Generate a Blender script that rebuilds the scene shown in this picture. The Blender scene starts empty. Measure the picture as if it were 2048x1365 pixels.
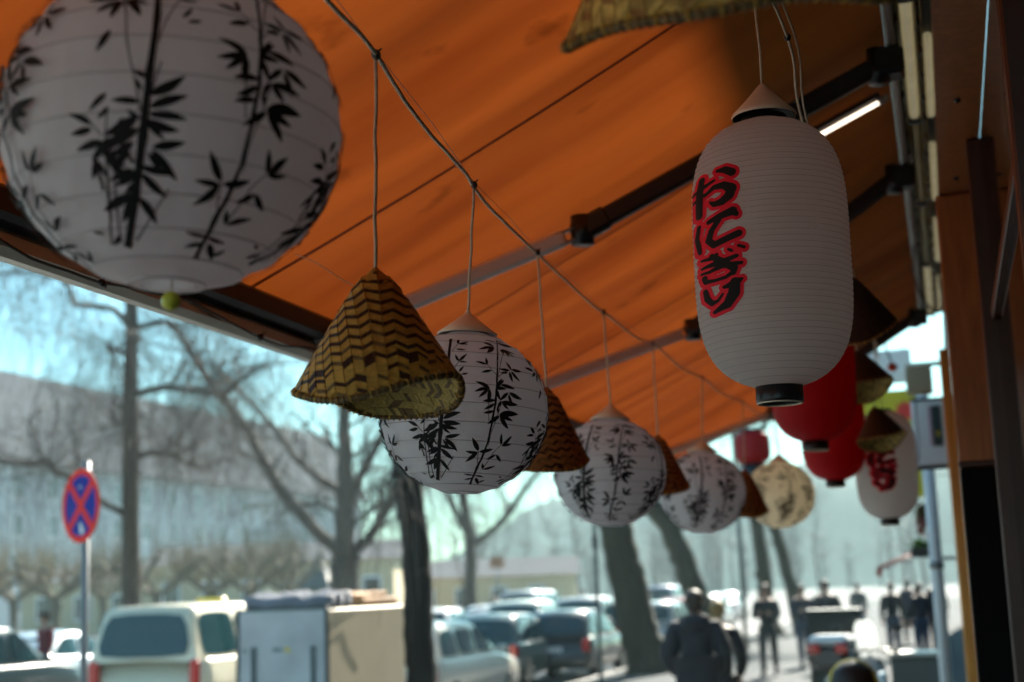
import bpy, math, random
from math import sin, cos, pi, radians, sqrt, atan2, asin
from mathutils import Vector, Matrix, Euler, noise

scene = bpy.context.scene
COL = scene.collection
R = radians

# ------------------------------------------------------------------ camera
FPX, CX, CY = 2880.0, 1024.0, 682.5          # focal length and centre in photo pixels
PSI, TH, RHO = R(16.46), R(9.83), R(2.06)    # yaw left of the street, pitch up, roll
_fh = Vector((-sin(PSI), cos(PSI), 0)); _rt = Vector((cos(PSI), sin(PSI), 0)); _up = Vector((0, 0, 1))
FW = cos(TH) * _fh + sin(TH) * _up
_u0 = -sin(TH) * _fh + cos(TH) * _up
SR = _rt * cos(RHO) - _u0 * sin(RHO)
SU = _rt * sin(RHO) + _u0 * cos(RHO)
CAM = Vector((0, 0, 1.85))
cd = bpy.data.cameras.new('camera'); co = bpy.data.objects.new('camera', cd); COL.objects.link(co)
m = Matrix((SR, SU, -FW)).transposed().to_4x4(); m.translation = CAM
co.matrix_world = m
cd.sensor_width = 36; cd.lens = FPX / 2048 * 36
cd.clip_start = 0.05; cd.clip_end = 5000
cd.dof.use_dof = True; cd.dof.focus_distance = 2.6; cd.dof.aperture_fstop = 3.3
scene.camera = co

# ------------------------------------------------------------------ world, sun, exposure
SUN_EL, SUN_AZ = R(36), R(3.6)               # azimuth to the right of the street (+Y)
w = bpy.data.worlds.new('World'); scene.world = w; w.use_nodes = True
nt = w.node_tree; nt.nodes.clear()
o_ = nt.nodes.new('ShaderNodeOutputWorld'); b_ = nt.nodes.new('ShaderNodeBackground')
s_ = nt.nodes.new('ShaderNodeTexSky'); s_.sky_type = 'NISHITA'; s_.sun_disc = False
s_.sun_elevation = SUN_EL; s_.sun_rotation = SUN_AZ
s_.air_density = 1.0; s_.dust_density = 1.0; s_.ozone_density = 1.5
tint = nt.nodes.new('ShaderNodeMix'); tint.data_type = 'RGBA'; tint.blend_type = 'MULTIPLY'
tint.inputs[0].default_value = 1.0; tint.inputs[7].default_value = (0.56, 0.97, 0.97, 1)
nt.links.new(s_.outputs[0], tint.inputs[6]); nt.links.new(tint.outputs[2], b_.inputs[0])
nt.links.new(b_.outputs[0], o_.inputs[0]); b_.inputs[1].default_value = 0.052
sl = bpy.data.lights.new('sun', 'SUN'); sl.energy = 5.0; sl.angle = R(0.5); sl.color = (1.0, 0.93, 0.80)
so = bpy.data.objects.new('sun', sl); COL.objects.link(so)
sdir = Vector((sin(SUN_AZ) * cos(SUN_EL), cos(SUN_AZ) * cos(SUN_EL), sin(SUN_EL)))
so.rotation_euler = (-sdir).to_track_quat('-Z', 'Y').to_euler(); so.location = (0, 0, 30)
scene.view_settings.view_transform = 'Standard'; scene.view_settings.look = 'None'
scene.view_settings.exposure = 2.4; scene.view_settings.gamma = 1.0
scene.render.engine = 'CYCLES'
scene.cycles.use_denoising = True
scene.cycles.use_adaptive_sampling = True; scene.cycles.adaptive_threshold = 0.03
scene.cycles.max_bounces = 4; scene.cycles.transparent_max_bounces = 4; scene.cycles.diffuse_bounces = 3; scene.cycles.glossy_bounces = 2; scene.cycles.transmission_bounces = 3
scene.cycles.volume_bounces = 0; scene.cycles.sample_clamp_indirect = 6.0
scene.cycles.caustics_reflective = False; scene.cycles.caustics_refractive = False


def at(px, py, d):
    return CAM + d * (FW + SR * ((px - CX) / FPX) + SU * ((CY - py) / FPX))


def ray(px, py):
    return FW + SR * ((px - CX) / FPX) + SU * ((CY - py) / FPX)


def atz(px, py, z):
    r = ray(px, py); return CAM + r * ((z - CAM.z) / r.z)


# ------------------------------------------------------------------ materials
MATS = {}


def mat(name, col, rough=0.6, metal=0.0, var=0.0, vscale=8.0, bump=0.0, bscale=40.0, spec=0.5,
        trans=0.0, tcol=None, coat=0.0, emit=None, estr=0.0, stretch=None, col2=None):
    if name in MATS: return MATS[name]
    m = bpy.data.materials.new(name); m.use_nodes = True; MATS[name] = m
    n = m.node_tree.nodes; L = m.node_tree.links
    p = n['Principled BSDF']; out = n['Material Output']
    p.inputs['Base Color'].default_value = (*col, 1); p.inputs['Roughness'].default_value = rough
    p.inputs['Metallic'].default_value = metal; p.inputs['Specular IOR Level'].default_value = spec
    p.inputs['Coat Weight'].default_value = coat
    csock = None
    if var > 0 or bump > 0:
        tc = n.new('ShaderNodeTexCoord'); mp = n.new('ShaderNodeMapping')
        L.new(tc.outputs['Object'], mp.inputs[0])
        if stretch: mp.inputs['Scale'].default_value = stretch
    if var > 0:
        nz = n.new('ShaderNodeTexNoise'); nz.inputs['Scale'].default_value = vscale; nz.inputs['Detail'].default_value = 6
        L.new(mp.outputs[0], nz.inputs[0])
        rp = n.new('ShaderNodeValToRGB'); rp.color_ramp.elements[0].position = 0.32; rp.color_ramp.elements[1].position = 0.68
        c2 = col2 if col2 else tuple(max(0, c * (1 - var)) for c in col)
        rp.color_ramp.elements[0].color = (*c2, 1); rp.color_ramp.elements[1].color = (*col, 1)
        L.new(nz.outputs[0], rp.inputs[0]); L.new(rp.outputs[0], p.inputs['Base Color']); csock = rp.outputs[0]
    if bump > 0:
        nb = n.new('ShaderNodeTexNoise'); nb.inputs['Scale'].default_value = bscale; nb.inputs['Detail'].default_value = 5
        L.new(mp.outputs[0], nb.inputs[0]); bm = n.new('ShaderNodeBump'); bm.inputs['Strength'].default_value = bump
        bm.inputs['Distance'].default_value = 0.02
        L.new(nb.outputs[0], bm.inputs['Height']); L.new(bm.outputs[0], p.inputs['Normal'])
    if emit:
        m.cycles.emission_sampling = 'NONE' if estr < 0.5 else 'AUTO'
        p.inputs['Emission Color'].default_value = (*emit, 1); p.inputs['Emission Strength'].default_value = estr
    if trans > 0:
        tr = n.new('ShaderNodeBsdfTranslucent'); tr.inputs[0].default_value = (*(tcol or col), 1)
        if csock and not tcol: L.new(csock, tr.inputs[0])
        mx = n.new('ShaderNodeMixShader'); mx.inputs[0].default_value = trans
        L.new(p.outputs[0], mx.inputs[1]); L.new(tr.outputs[0], mx.inputs[2]); L.new(mx.outputs[0], out.inputs[0])
    return m


M = {}
M['paper'] = mat('paper', (0.94, 0.925, 0.94), 0.75, var=0.05, vscale=9, bump=0.30, bscale=40, trans=0.58, spec=0.2)
M['paper_cream'] = mat('cream_paper', (0.78, 0.73, 0.60), 0.75, var=0.06, vscale=9, trans=0.58, spec=0.2)
M['vinyl_white'] = mat('white_lantern_skin', (0.95, 0.90, 0.87), 0.55, var=0.05, vscale=7, bump=0.12, bscale=90, trans=0.66, spec=0.35)
M['vinyl_red'] = mat('red_lantern_skin', (0.72, 0.012, 0.020), 0.45, var=0.12, vscale=7, bump=0.15, bscale=60, trans=0.52, tcol=(0.85, 0.02, 0.03), spec=0.3)
M['ink'] = mat('black_ink', (0.012, 0.011, 0.010), 0.7, spec=0.2)
M['red_ink'] = mat('red_ink', (0.85, 0.012, 0.035), 0.6, spec=0.25)
M['hoop'] = mat('hoop_wire', (0.45, 0.42, 0.42), 0.5)
M['hoop_dark'] = mat('hoop_wire_dark', (0.52, 0.48, 0.48), 0.5)
M['plastic_black'] = mat('black_plastic', (0.010, 0.010, 0.011), 0.35, var=0.3, vscale=30)
M['plastic_beige'] = mat('beige_plastic', (0.82, 0.68, 0.52), 0.5, var=0.06, vscale=14)
M['cord'] = mat('cream_cord', (0.74, 0.61, 0.44), 0.7, var=0.25, vscale=60, bump=0.3, bscale=220)
M['straw'] = mat('straw', (0.95, 0.58, 0.11), 0.5, var=0.32, vscale=60, bump=0.35, bscale=160, trans=0.35, stretch=(1, 1, 4))
M['straw_in'] = mat('straw_inner', (0.72, 0.52, 0.14), 0.6, var=0.30, vscale=70, bump=0.4, bscale=120, trans=0.15)
M['straw_dark'] = mat('dark_straw', (0.018, 0.008, 0.004), 0.5, var=0.3, vscale=50, bump=0.3, bscale=160)
M['straw_olive'] = mat('olive_straw', (0.20, 0.12, 0.035), 0.55, var=0.3, vscale=50, bump=0.3, bscale=160)
M['straw_brown'] = mat('brown_straw', (0.40, 0.19, 0.05), 0.6, var=0.35, vscale=60, bump=0.35, bscale=140)
M['alu'] = mat('brushed_aluminium', (0.42, 0.40, 0.37), 0.42, metal=0.6, var=0.12, vscale=20, stretch=(1, 1, 8))
M['alu_cream'] = mat('cream_coated_metal', (0.62, 0.58, 0.46), 0.35, metal=0.1, var=0.12, vscale=9)
M['brass'] = mat('yellowed_cover', (0.62, 0.50, 0.20), 0.22, metal=0.55, var=0.25, vscale=5)
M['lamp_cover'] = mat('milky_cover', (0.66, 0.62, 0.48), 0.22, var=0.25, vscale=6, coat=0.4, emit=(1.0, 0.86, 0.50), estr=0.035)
M['arm_dark'] = mat('dark_metal', (0.030, 0.024, 0.022), 0.4, metal=0.3, var=0.3, vscale=12)
M['arm_grey'] = mat('grey_metal', (0.74, 0.72, 0.70), 0.42, metal=0.0, var=0.12, vscale=10)
M['wood'] = mat('brown_wood', (0.50, 0.16, 0.04), 0.28, coat=0.3, var=0.35, vscale=7, bump=0.15, bscale=30, stretch=(6, 6, 0.7))
M['wood_orange'] = mat('orange_wood', (0.85, 0.36, 0.06), 0.3, coat=0.3, var=0.25, vscale=7, stretch=(6, 6, 0.7))  # sunlight on the far post is put into its wood colour
M['wood_dark'] = mat('dark_wood', (0.07, 0.02, 0.009), 0.4, var=0.35, vscale=7, stretch=(6, 6, 0.7))
M['plaster'] = mat('plaster', (0.42, 0.36, 0.28), 0.85, var=0.15, vscale=2, bump=0.2, bscale=30)
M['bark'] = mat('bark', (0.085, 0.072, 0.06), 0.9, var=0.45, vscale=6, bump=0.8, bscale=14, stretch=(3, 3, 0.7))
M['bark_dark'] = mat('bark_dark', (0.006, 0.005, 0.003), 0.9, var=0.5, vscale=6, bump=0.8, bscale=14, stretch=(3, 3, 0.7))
M['bark_green'] = mat('mossy_bark', (0.032, 0.028, 0.014), 0.9, var=0.4, vscale=4, bump=0.7, bscale=12, stretch=(3, 3, 0.7))
M['twig'] = mat('twigs', (0.13, 0.105, 0.09), 0.85, var=0.3, vscale=3)
M['twig_pale'] = mat('pale_shoots', (0.24, 0.19, 0.11), 0.8, var=0.3, vscale=3)
M['asphalt'] = mat('asphalt', (0.20, 0.205, 0.205), 0.9, spec=0.08, var=0.25, vscale=1.5, bump=0.3, bscale=60)
M['concrete'] = mat('concrete', (0.34, 0.33, 0.31), 0.85, var=0.18, vscale=1.2, bump=0.2, bscale=40)
M['steel'] = mat('galvanised_steel', (0.22, 0.24, 0.26), 0.55, metal=0.3, var=0.15, vscale=12)
M['glass_car'] = mat('car_glass', (0.006, 0.035, 0.042), 0.06, spec=0.6, bump=0.25, bscale=2.5)
M['rubber'] = mat('rubber', (0.015, 0.015, 0.016), 0.8)
M['tail'] = mat('tail_light_lens', (0.55, 0.012, 0.010), 0.15, coat=0.5)
M['lens'] = mat('clear_lens', (0.65, 0.66, 0.68), 0.12, coat=0.6)
M['skin'] = mat('skin', (0.42, 0.24, 0.17), 0.55)
M['white_paint'] = mat('white_paint', (0.72, 0.74, 0.76), 0.4, var=0.06, vscale=3)
M['glass_dark'] = mat('window_glass', (0.010, 0.006, 0.004), 0.03, spec=0.9)


# ------------------------------------------------------------------ mesh builder
class MB:
    def __init__(s): s.v = []; s.f = []; s.mi = []; s.sm = []

    def add(s, vs, fs, mi=0, sm=False):
        b = len(s.v); s.v += [tuple(v) for v in vs]
        for f in fs: s.f.append(tuple(i + b for i in f)); s.mi.append(mi); s.sm.append(sm)
        return s

    def box(s, c, size, rot=None, mi=0, bev=0.0):
        hx, hy, hz = size[0] / 2, size[1] / 2, size[2] / 2
        mtx = rot if isinstance(rot, Matrix) else (Euler(rot).to_matrix() if rot else Matrix.Identity(3))
        c = Vector(c)
        if bev <= 0:
            vs = [c + mtx @ Vector((x * hx, y * hy, z * hz)) for x in (-1, 1) for y in (-1, 1) for z in (-1, 1)]
            s.add(vs, [(0, 1, 3, 2), (4, 6, 7, 5), (0, 4, 5, 1), (2, 3, 7, 6), (0, 2, 6, 4), (1, 5, 7, 3)], mi)
        else:
            b = min(bev, hx * .9, hy * .9, hz * .9)
            vs = []; idx = {}
            for x in (-1, 1):
                for y in (-1, 1):
                    for z in (-1, 1):
                        for a in range(3):
                            q = Vector((x * (hx - (0 if a == 0 else b)), y * (hy - (0 if a == 1 else b)), z * (hz - (0 if a == 2 else b))))
                            idx[(x, y, z, a)] = len(vs); vs.append(c + mtx @ q)
            fs = []
            for a in range(3):
                o1, o2 = (a + 1) % 3, (a + 2) % 3
                for sg in (-1, 1):
                    q = []
                    for p1, p2 in ((-1, -1), (1, -1), (1, 1), (-1, 1)):
                        k = [0, 0, 0]; k[a] = sg; k[o1] = p1; k[o2] = p2; q.append(idx[(*k, a)])
                    fs.append(tuple(q if sg > 0 else q[::-1]))
            for a in range(3):            # edge bevels along axis a
                o1, o2 = (a + 1) % 3, (a + 2) % 3
                for p1 in (-1, 1):
                    for p2 in (-1, 1):
                        k0 = [0, 0, 0]; k0[o1] = p1; k0[o2] = p2; k1 = list(k0); k0[a] = -1; k1[a] = 1
                        q = [idx[(*k0, o1)], idx[(*k1, o1)], idx[(*k1, o2)], idx[(*k0, o2)]]
                        fs.append(tuple(q if p1 * p2 < 0 else q[::-1]))
            for x in (-1, 1):
                for y in (-1, 1):
                    for z in (-1, 1):
                        q = [idx[(x, y, z, 0)], idx[(x, y, z, 1)], idx[(x, y, z, 2)]]
                        fs.append(tuple(q if x * y * z > 0 else q[::-1]))
            s.add(vs, fs, mi)
        return s

    def tube(s, pts, rad, n=8, mi=0, cap=True, sm=True, flat=None):
        pts = [Vector(p) for p in pts]
        if not isinstance(rad, (list, tuple)): rad = [rad] * len(pts)
        vs = []; prev = None
        for i, p in enumerate(pts):
            t = (pts[min(i + 1, len(pts) - 1)] - pts[max(i - 1, 0)])
            if t.length < 1e-9: t = Vector((0, 0, 1))
            t.normalize()
            if prev is None:
                a = Vector((1, 0, 0)) if abs(t.x) < 0.9 else Vector((0, 1, 0))
                u = t.cross(a).normalized()
            else:
                u = (prev - t * prev.dot(t)); u = u.normalized() if u.length > 1e-6 else t.orthogonal().normalized()
            prev = u; q = t.cross(u)
            for k in range(n):
                an = 2 * pi * k / n
                vs.append(p + (u * cos(an) + q * sin(an)) * rad[i])
        fs = []
        for i in range(len(pts) - 1):
            for k in range(n):
                k2 = (k + 1) % n
                fs.append((i * n + k, i * n + k2, (i + 1) * n + k2, (i + 1) * n + k))
        if cap:
            fs.append(tuple(range(n))[::-1]); fs.append(tuple((len(pts) - 1) * n + k for k in range(n)))
        return s.add(vs, fs, mi, sm)

    def lathe(s, prof, n=48, mi=0, sm=True, mtx=None, cap0=False, cap1=False, fn=None):
        vs = []
        for (r, z) in prof:
            for k in range(n):
                a = 2 * pi * k / n
                rr = r * (fn(a, z) if fn else 1)
                v = Vector((rr * cos(a), rr * sin(a), z)); vs.append(mtx @ v if mtx else v)
        fs = []
        for i in range(len(prof) - 1):
            for k in range(n):
                k2 = (k + 1) % n; fs.append((i * n + k, i * n + k2, (i + 1) * n + k2, (i + 1) * n + k))
        if cap0: fs.append(tuple(range(n))[::-1])
        if cap1: fs.append(tuple((len(prof) - 1) * n + k for k in range(n)))
        return s.add(vs, fs, mi, sm)

    def ball(s, c, r, n=16, mi=0, mtx=None):
        r = r if isinstance(r, (tuple, list)) else (r, r, r); h = n // 2; vs = []; fs = []
        c = Vector(c)
        for i in range(h + 1):
            a = pi * i / h
            for k in range(n):
                b = 2 * pi * k / n; q = Vector((r[0] * sin(a) * cos(b), r[1] * sin(a) * sin(b), r[2] * cos(a)))
                vs.append(c + (mtx @ q if mtx else q))
        for i in range(h):
            for k in range(n):
                k2 = (k + 1) % n; fs.append((i * n + k, (i + 1) * n + k, (i + 1) * n + k2, i * n + k2))
        return s.add(vs, fs, mi, True)

    def prism(s, poly, z0, z1, mi=0, fn=lambda x, y, z: (x, y, z), sm=False):
        n = len(poly)
        vs = [fn(x, y, z0) for x, y in poly] + [fn(x, y, z1) for x, y in poly]
        fs = [tuple(range(n))[::-1], tuple(range(n, 2 * n))] + [(i, (i + 1) % n, n + (i + 1) % n, n + i) for i in range(n)]
        return s.add(vs, fs, mi, sm)

    def build(s, name, mats, parent=None, kind=None, label=None):
        me = bpy.data.meshes.new(name); me.from_pydata(s.v, [], s.f)
        for mm in (mats if isinstance(mats, (list, tuple)) else [mats]): me.materials.append(mm)
        me.polygons.foreach_set('material_index', s.mi); me.polygons.foreach_set('use_smooth', s.sm)
        me.update()
        return link(name, me, parent, kind, label)


def link(name, me, parent=None, kind=None, label=None):
    o = bpy.data.objects.new(name, me); COL.objects.link(o)
    if parent: o.parent = parent
    if kind: o['kind'] = kind
    if label: o['label'] = label
    return o


def thing(name, label, cat, loc=(0, 0, 0), rot=(0, 0, 0), group=None):
    o = bpy.data.objects.new(name, None); COL.objects.link(o); o.empty_display_size = 0.1
    o.location = loc; o.rotation_euler = rot
    return tag(o, label, cat, group)


def tag(o, label, cat, group=None):
    o['label'] = label; o['category'] = cat
    if group: o['group'] = group
    return o


def struct(o): o['kind'] = 'structure'; return o


def smooth_path(pts, k=4):
    """Catmull-Rom through the points."""
    P = [Vector(p) for p in pts]; out = []
    for i in range(len(P) - 1):
        p0, p1, p2, p3 = P[max(i - 1, 0)], P[i], P[i + 1], P[min(i + 2, len(P) - 1)]
        for j in range(k):
            t = j / k
            out.append(0.5 * ((2 * p1) + (p2 - p0) * t + (2 * p0 - 5 * p1 + 4 * p2 - p3) * t * t + (3 * p1 - p0 - 3 * p2 + p3) * t ** 3))
    out.append(P[-1]); return out


def lerp_r(rads, n):
    out = []
    for i in range(n):
        t = i / (n - 1) * (len(rads) - 1); j = min(int(t), len(rads) - 2); out.append(rads[j] + (rads[j + 1] - rads[j]) * (t - j))
    return out

# ================================================================== SETTING
def sheet(name, x0, x1, y0, y1, z, mt, nx=1, ny=1):
    mb = MB(); vs = [(x0 + (x1 - x0) * i / nx, y0 + (y1 - y0) * j / ny, z) for j in range(ny + 1) for i in range(nx + 1)]
    fs = [(j * (nx + 1) + i, j * (nx + 1) + i + 1, (j + 1) * (nx + 1) + i + 1, (j + 1) * (nx + 1) + i) for j in range(ny) for i in range(nx)]
    return struct(mb.add(vs, fs).build(name, mt))


KERB_X = -7.3
sheet('ground', -600, 600, -600, 600, -0.13, M['asphalt'])
# pavement: one slab with a kerb step and slab joints drawn by the material
pv = mat('pavement_slabs', (0.36, 0.35, 0.33), 0.9, spec=0.06)
n_, l_ = pv.node_tree.nodes, pv.node_tree.links
bk = n_.new('ShaderNodeTexBrick'); bk.inputs['Scale'].default_value = 2.0; bk.inputs['Mortar Size'].default_value = 0.012
bk.inputs['Color1'].default_value = (0.115, 0.128, 0.135, 1); bk.inputs['Color2'].default_value = (0.085, 0.096, 0.104, 1); bk.inputs['Mortar'].default_value = (0.05, 0.05, 0.05, 1)
tc_ = n_.new('ShaderNodeTexCoord'); l_.new(tc_.outputs['Object'], bk.inputs[0])
nz_ = n_.new('ShaderNodeTexNoise'); nz_.inputs['Scale'].default_value = 0.7; nz_.inputs['Detail'].default_value = 6; l_.new(tc_.outputs['Object'], nz_.inputs[0])
mx_ = n_.new('ShaderNodeMix'); mx_.data_type = 'RGBA'; mx_.blend_type = 'MULTIPLY'; mx_.inputs[0].default_value = 0.45
l_.new(bk.outputs[0], mx_.inputs[6]); l_.new(nz_.outputs[0], mx_.inputs[7]); l_.new(mx_.outputs[2], n_['Principled BSDF'].inputs['Base Color'])
mb = MB(); mb.box(((KERB_X + 0.5) / 2, 55, -0.075), (-(KERB_X) + 0.5, 150, 0.15))
struct(mb.build('pavement', pv))
mb = MB()
for k in range(74): mb.box((KERB_X - 0.08, -19 + k * 2.0, -0.07), (0.155, 1.985, 0.15), bev=0.015)
struct(mb.build('kerb', M['concrete']))
# parking lines
mb = MB()
for k in range(16): mb.box((-10.4, 12 + k * 2.6, -0.125), (5.0, 0.12, 0.004), (0, 0, R(-12)))
struct(mb.build('parking_markings', mat('road_paint', (0.62, 0.62, 0.60), 0.7, var=0.25, vscale=6)))

# ================================================================== AWNING
AX0, AX1, AY0, AY1 = -0.065, -1.75, -1.6, 9.6


def fabz(x): return 3.45 + 0.492 * (x + 0.16)


fabm = bpy.data.materials.new('orange_awning_cloth'); fabm.use_nodes = True
n_, l_ = fabm.node_tree.nodes, fabm.node_tree.links
p_ = n_['Principled BSDF']; p_.inputs['Roughness'].default_value = 0.8; p_.inputs['Specular IOR Level'].default_value = 0.15
tc_ = n_.new('ShaderNodeTexCoord'); mp_ = n_.new('ShaderNodeMapping'); mp_.inputs['Scale'].default_value = (0.45, 2.6, 0.45); mp_.inputs['Rotation'].default_value = (0, 0, R(-7))
l_.new(tc_.outputs['Object'], mp_.inputs[0])
nz_ = n_.new('ShaderNodeTexNoise'); nz_.inputs['Scale'].default_value = 1.5; nz_.inputs['Detail'].default_value = 5; nz_.inputs['Roughness'].default_value = 0.5
l_.new(mp_.outputs[0], nz_.inputs[0])
rp_ = n_.new('ShaderNodeValToRGB'); e = rp_.color_ramp.elements
e[0].position = 0.30; e[0].color = (0.20, 0.034, 0.0048, 1); e[1].position = 0.70; e[1].color = (0.35, 0.073, 0.011, 1)
l_.new(nz_.outputs[0], rp_.inputs[0]); l_.new(rp_.outputs[0], p_.inputs['Base Color'])
sp_ = n_.new('ShaderNodeTexNoise'); sp_.inputs['Scale'].default_value = 5.0; sp_.inputs['Detail'].default_value = 4; l_.new(tc_.outputs['Object'], sp_.inputs[0])
sr_ = n_.new('ShaderNodeValToRGB'); sr_.color_ramp.elements[0].position = 0.22; sr_.color_ramp.elements[0].color = (0.45, 0.40, 0.35, 1); sr_.color_ramp.elements[1].position = 0.36; sr_.color_ramp.elements[1].color = (1, 1, 1, 1)
l_.new(sp_.outputs[0], sr_.inputs[0])
mc_ = n_.new('ShaderNodeMix'); mc_.data_type = 'RGBA'; mc_.blend_type = 'MULTIPLY'; mc_.inputs[0].default_value = 1.0
l_.new(rp_.outputs[0], mc_.inputs[6]); l_.new(sr_.outputs[0], mc_.inputs[7])
tr_ = n_.new('ShaderNodeBsdfTranslucent'); l_.new(mc_.outputs[2], tr_.inputs[0]); l_.new(mc_.outputs[2], p_.inputs['Base Color'])
ms_ = n_.new('ShaderNodeMixShader'); ms_.inputs[0].default_value = 0.20
l_.new(p_.outputs[0], ms_.inputs[1]); l_.new(tr_.outputs[0], ms_.inputs[2]); l_.new(ms_.outputs[0], n_['Material Output'].inputs[0])
M['fabric'] = fabm

aw = thing('awning', 'orange cloth folding-arm awning stretched over the hanging lanterns', 'awning', (0, 0, 0))
NX, NY = 40, 224
mb = MB(); vs = []
for j in range(NY + 1):
    y = AY0 + (AY1 - AY0) * j / NY
    for i in range(NX + 1):
        t = i / NX; x = AX0 + (AX1 - AX0) * t
        sk = y + 0.10 * x
        z = fabz(x) - 0.035 * sin(pi * t) * (0.6 + 0.4 * sin(sk * 2.1)) + 0.014 * sin(sk * 7.3 + 1.2 * sin(sk * 2.3)) * sin(pi * min(1, t * 1.3)) ** 0.7 \
            + 0.006 * noise.noise((sk * 9, x * 1.3, 0)) + 0.004 * noise.noise((sk * 3, x * 4, 5))
        vs.append((x, y, z))
fs = [(j * (NX + 1) + i, j * (NX + 1) + i + 1, (j + 1) * (NX + 1) + i + 1, (j + 1) * (NX + 1) + i) for j in range(NY) for i in range(NX)]
mb.add(vs, fs, 0, True); fab = mb.build('cloth', fabm, aw)
seam_m = mat('awning_seam', (0.30, 0.06, 0.010), 0.85, trans=0.15)
for sy in (0.98, 2.18, 3.38, 4.58, 5.78, 6.98, 8.18):        # doubled cloth at each seam
    mb = MB(); vs = []
    jj = int(round((sy - AY0) / (AY1 - AY0) * NY))
    for i in range(NX + 1):
        a = Vector(fab.data.vertices[jj * (NX + 1) + i].co); b = Vector(fab.data.vertices[(jj + 1) * (NX + 1) + i].co)
        d = (b - a).normalized()
        vs += [a + Vector((0, 0, -0.004)), a + d * 0.018 + Vector((0, 0, -0.004))]
    mb.add(vs, [(2 * i, 2 * i + 1, 2 * i + 3, 2 * i + 2) for i in range(NX)], 0, True).build('seam', seam_m, fab)
# front bar: dark upper profile, cream lower rail, hem
mb = MB(); z0 = fabz(AX1)
mb.box((AX1 + 0.015, (AY0 + AY1) / 2, z0 - 0.038), (0.085, AY1 - AY0 + .04, 0.070), bev=0.012)
fb = mb.build('front_bar', mat('front_bar_dark', (0.012, 0.010, 0.009), 0.5, var=0.3, vscale=6), aw)
mb = MB(); mb.box((AX1 - 0.005, (AY0 + AY1) / 2, z0 - 0.104), (0.060, AY1 - AY0 + .02, 0.058), bev=0.016)
mb.build('lower_rail', M['alu_cream'], aw)
mb = MB()                                      # far-side hem
for i in range(NX):
    a = Vector(fab.data.vertices[NY * (NX + 1) + i].co); b = Vector(fab.data.vertices[NY * (NX + 1) + i + 1].co)
    mb.tube([a + Vector((0, .006, 0)), b + Vector((0, .006, 0))], 0.009, 6)
mb.build('hem', mat('awning_hem', (0.22, 0.06, 0.012), 0.8), aw)
mb = MB(); mb.tube([(-0.045, AY0, 3.565), (-0.045, AY1 + .02, 3.565)], 0.030, 16); mb.build('roller', M['arm_dark'], aw)
mb = MB(); mb.box((-0.03, (AY0 + AY1) / 2, 3.615), (0.16, AY1 - AY0 + .05, 0.03), bev=0.008); mb.build('cover_board', M['arm_dark'], aw)


def arm(sh, el, fr):
    """folding arm: shoulder, elbow, front (x, y), 7 cm under the cloth"""
    a = thing_part('arm', aw)
    P = [Vector((x, y, fabz(x) - off)) for (x, y), off in ((sh, 0.075), (el, 0.105), (fr, 0.085))]
    for k, (p, q, mt, wd, ht, nm) in enumerate(((P[0], P[1], M['arm_dark'], 0.050, 0.060, 'upper_arm'), (P[1], P[2], M['arm_grey'], 0.040, 0.050, 'forearm'))):
        d = (q - p); L = d.length; d.normalize(); sd = d.cross(Vector((0, 0, 1))).normalized(); u = sd.cross(d)
        rm = Matrix((d, sd, u)).transposed()
        mb = MB(); s0 = 0.02 if k == 0 else 0.06; s1 = 0.05 if k == 0 else 0.0
        c = (p + d * s0 + q - d * s1) / 2
        mb.box(c, (L - s0 - s1, wd, ht), rm, bev=0.010)
        mb.build(nm, mt, a)
        if k == 0: r0 = rm; d0 = d
        else: r1 = rm; d1 = d
    mb = MB(); mb.box(P[1] - d0 * 0.03, (0.13, 0.062, 0.072), r0, bev=0.014); mb.tube([P[1] + Vector((0, 0, -.045)), P[1] + Vector((0, 0, .045))], 0.036, 14)
    mb.build('elbow', M['plastic_black'], a)
    mb = MB()
    for s in (-1, 1): mb.box(P[1] + d1 * 0.055 + r1 @ Vector((0, 0, s * 0.017)), (0.07, 0.036, 0.010), r1, bev=0.003)
    mb.tube([P[1] + d1 * .03 + Vector((0, 0, -.03)), P[1] + d1 * .03 + Vector((0, 0, .03))], 0.010, 8)
    mb.build('fork', M['alu'], a)
    mb = MB(); mb.box(P[0] + Vector((0.03, 0, 0)), (0.09, 0.10, 0.09), None, bev=0.012); mb.tube([P[0] + Vector((-.005, 0, -.06)), P[0] + Vector((-.005, 0, .05))], 0.034, 14)
    mb.build('shoulder_bracket', M['plastic_black'], a)
    mb = MB(); mb.box(P[2], (0.06, 0.05, 0.06), r1, bev=0.01); mb.build('front_bracket', M['alu'], a)


def thing_part(name, parent):
    o = bpy.data.objects.new(name, None); COL.objects.link(o); o.parent = parent; o.empty_display_size = .05; return o


arm((-0.085, 4.41), (-1.00, 4.19), (-1.72, 3.84))
arm((-0.087, 5.75), (-0.99, 6.12), (-1.72, 5.52))
arm((-0.09, 9.02), (-1.03, 9.36), (-1.72, 8.60))
arm((-0.09, 0.9), (-1.0, 1.1), (-1.72, 0.6))

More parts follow.
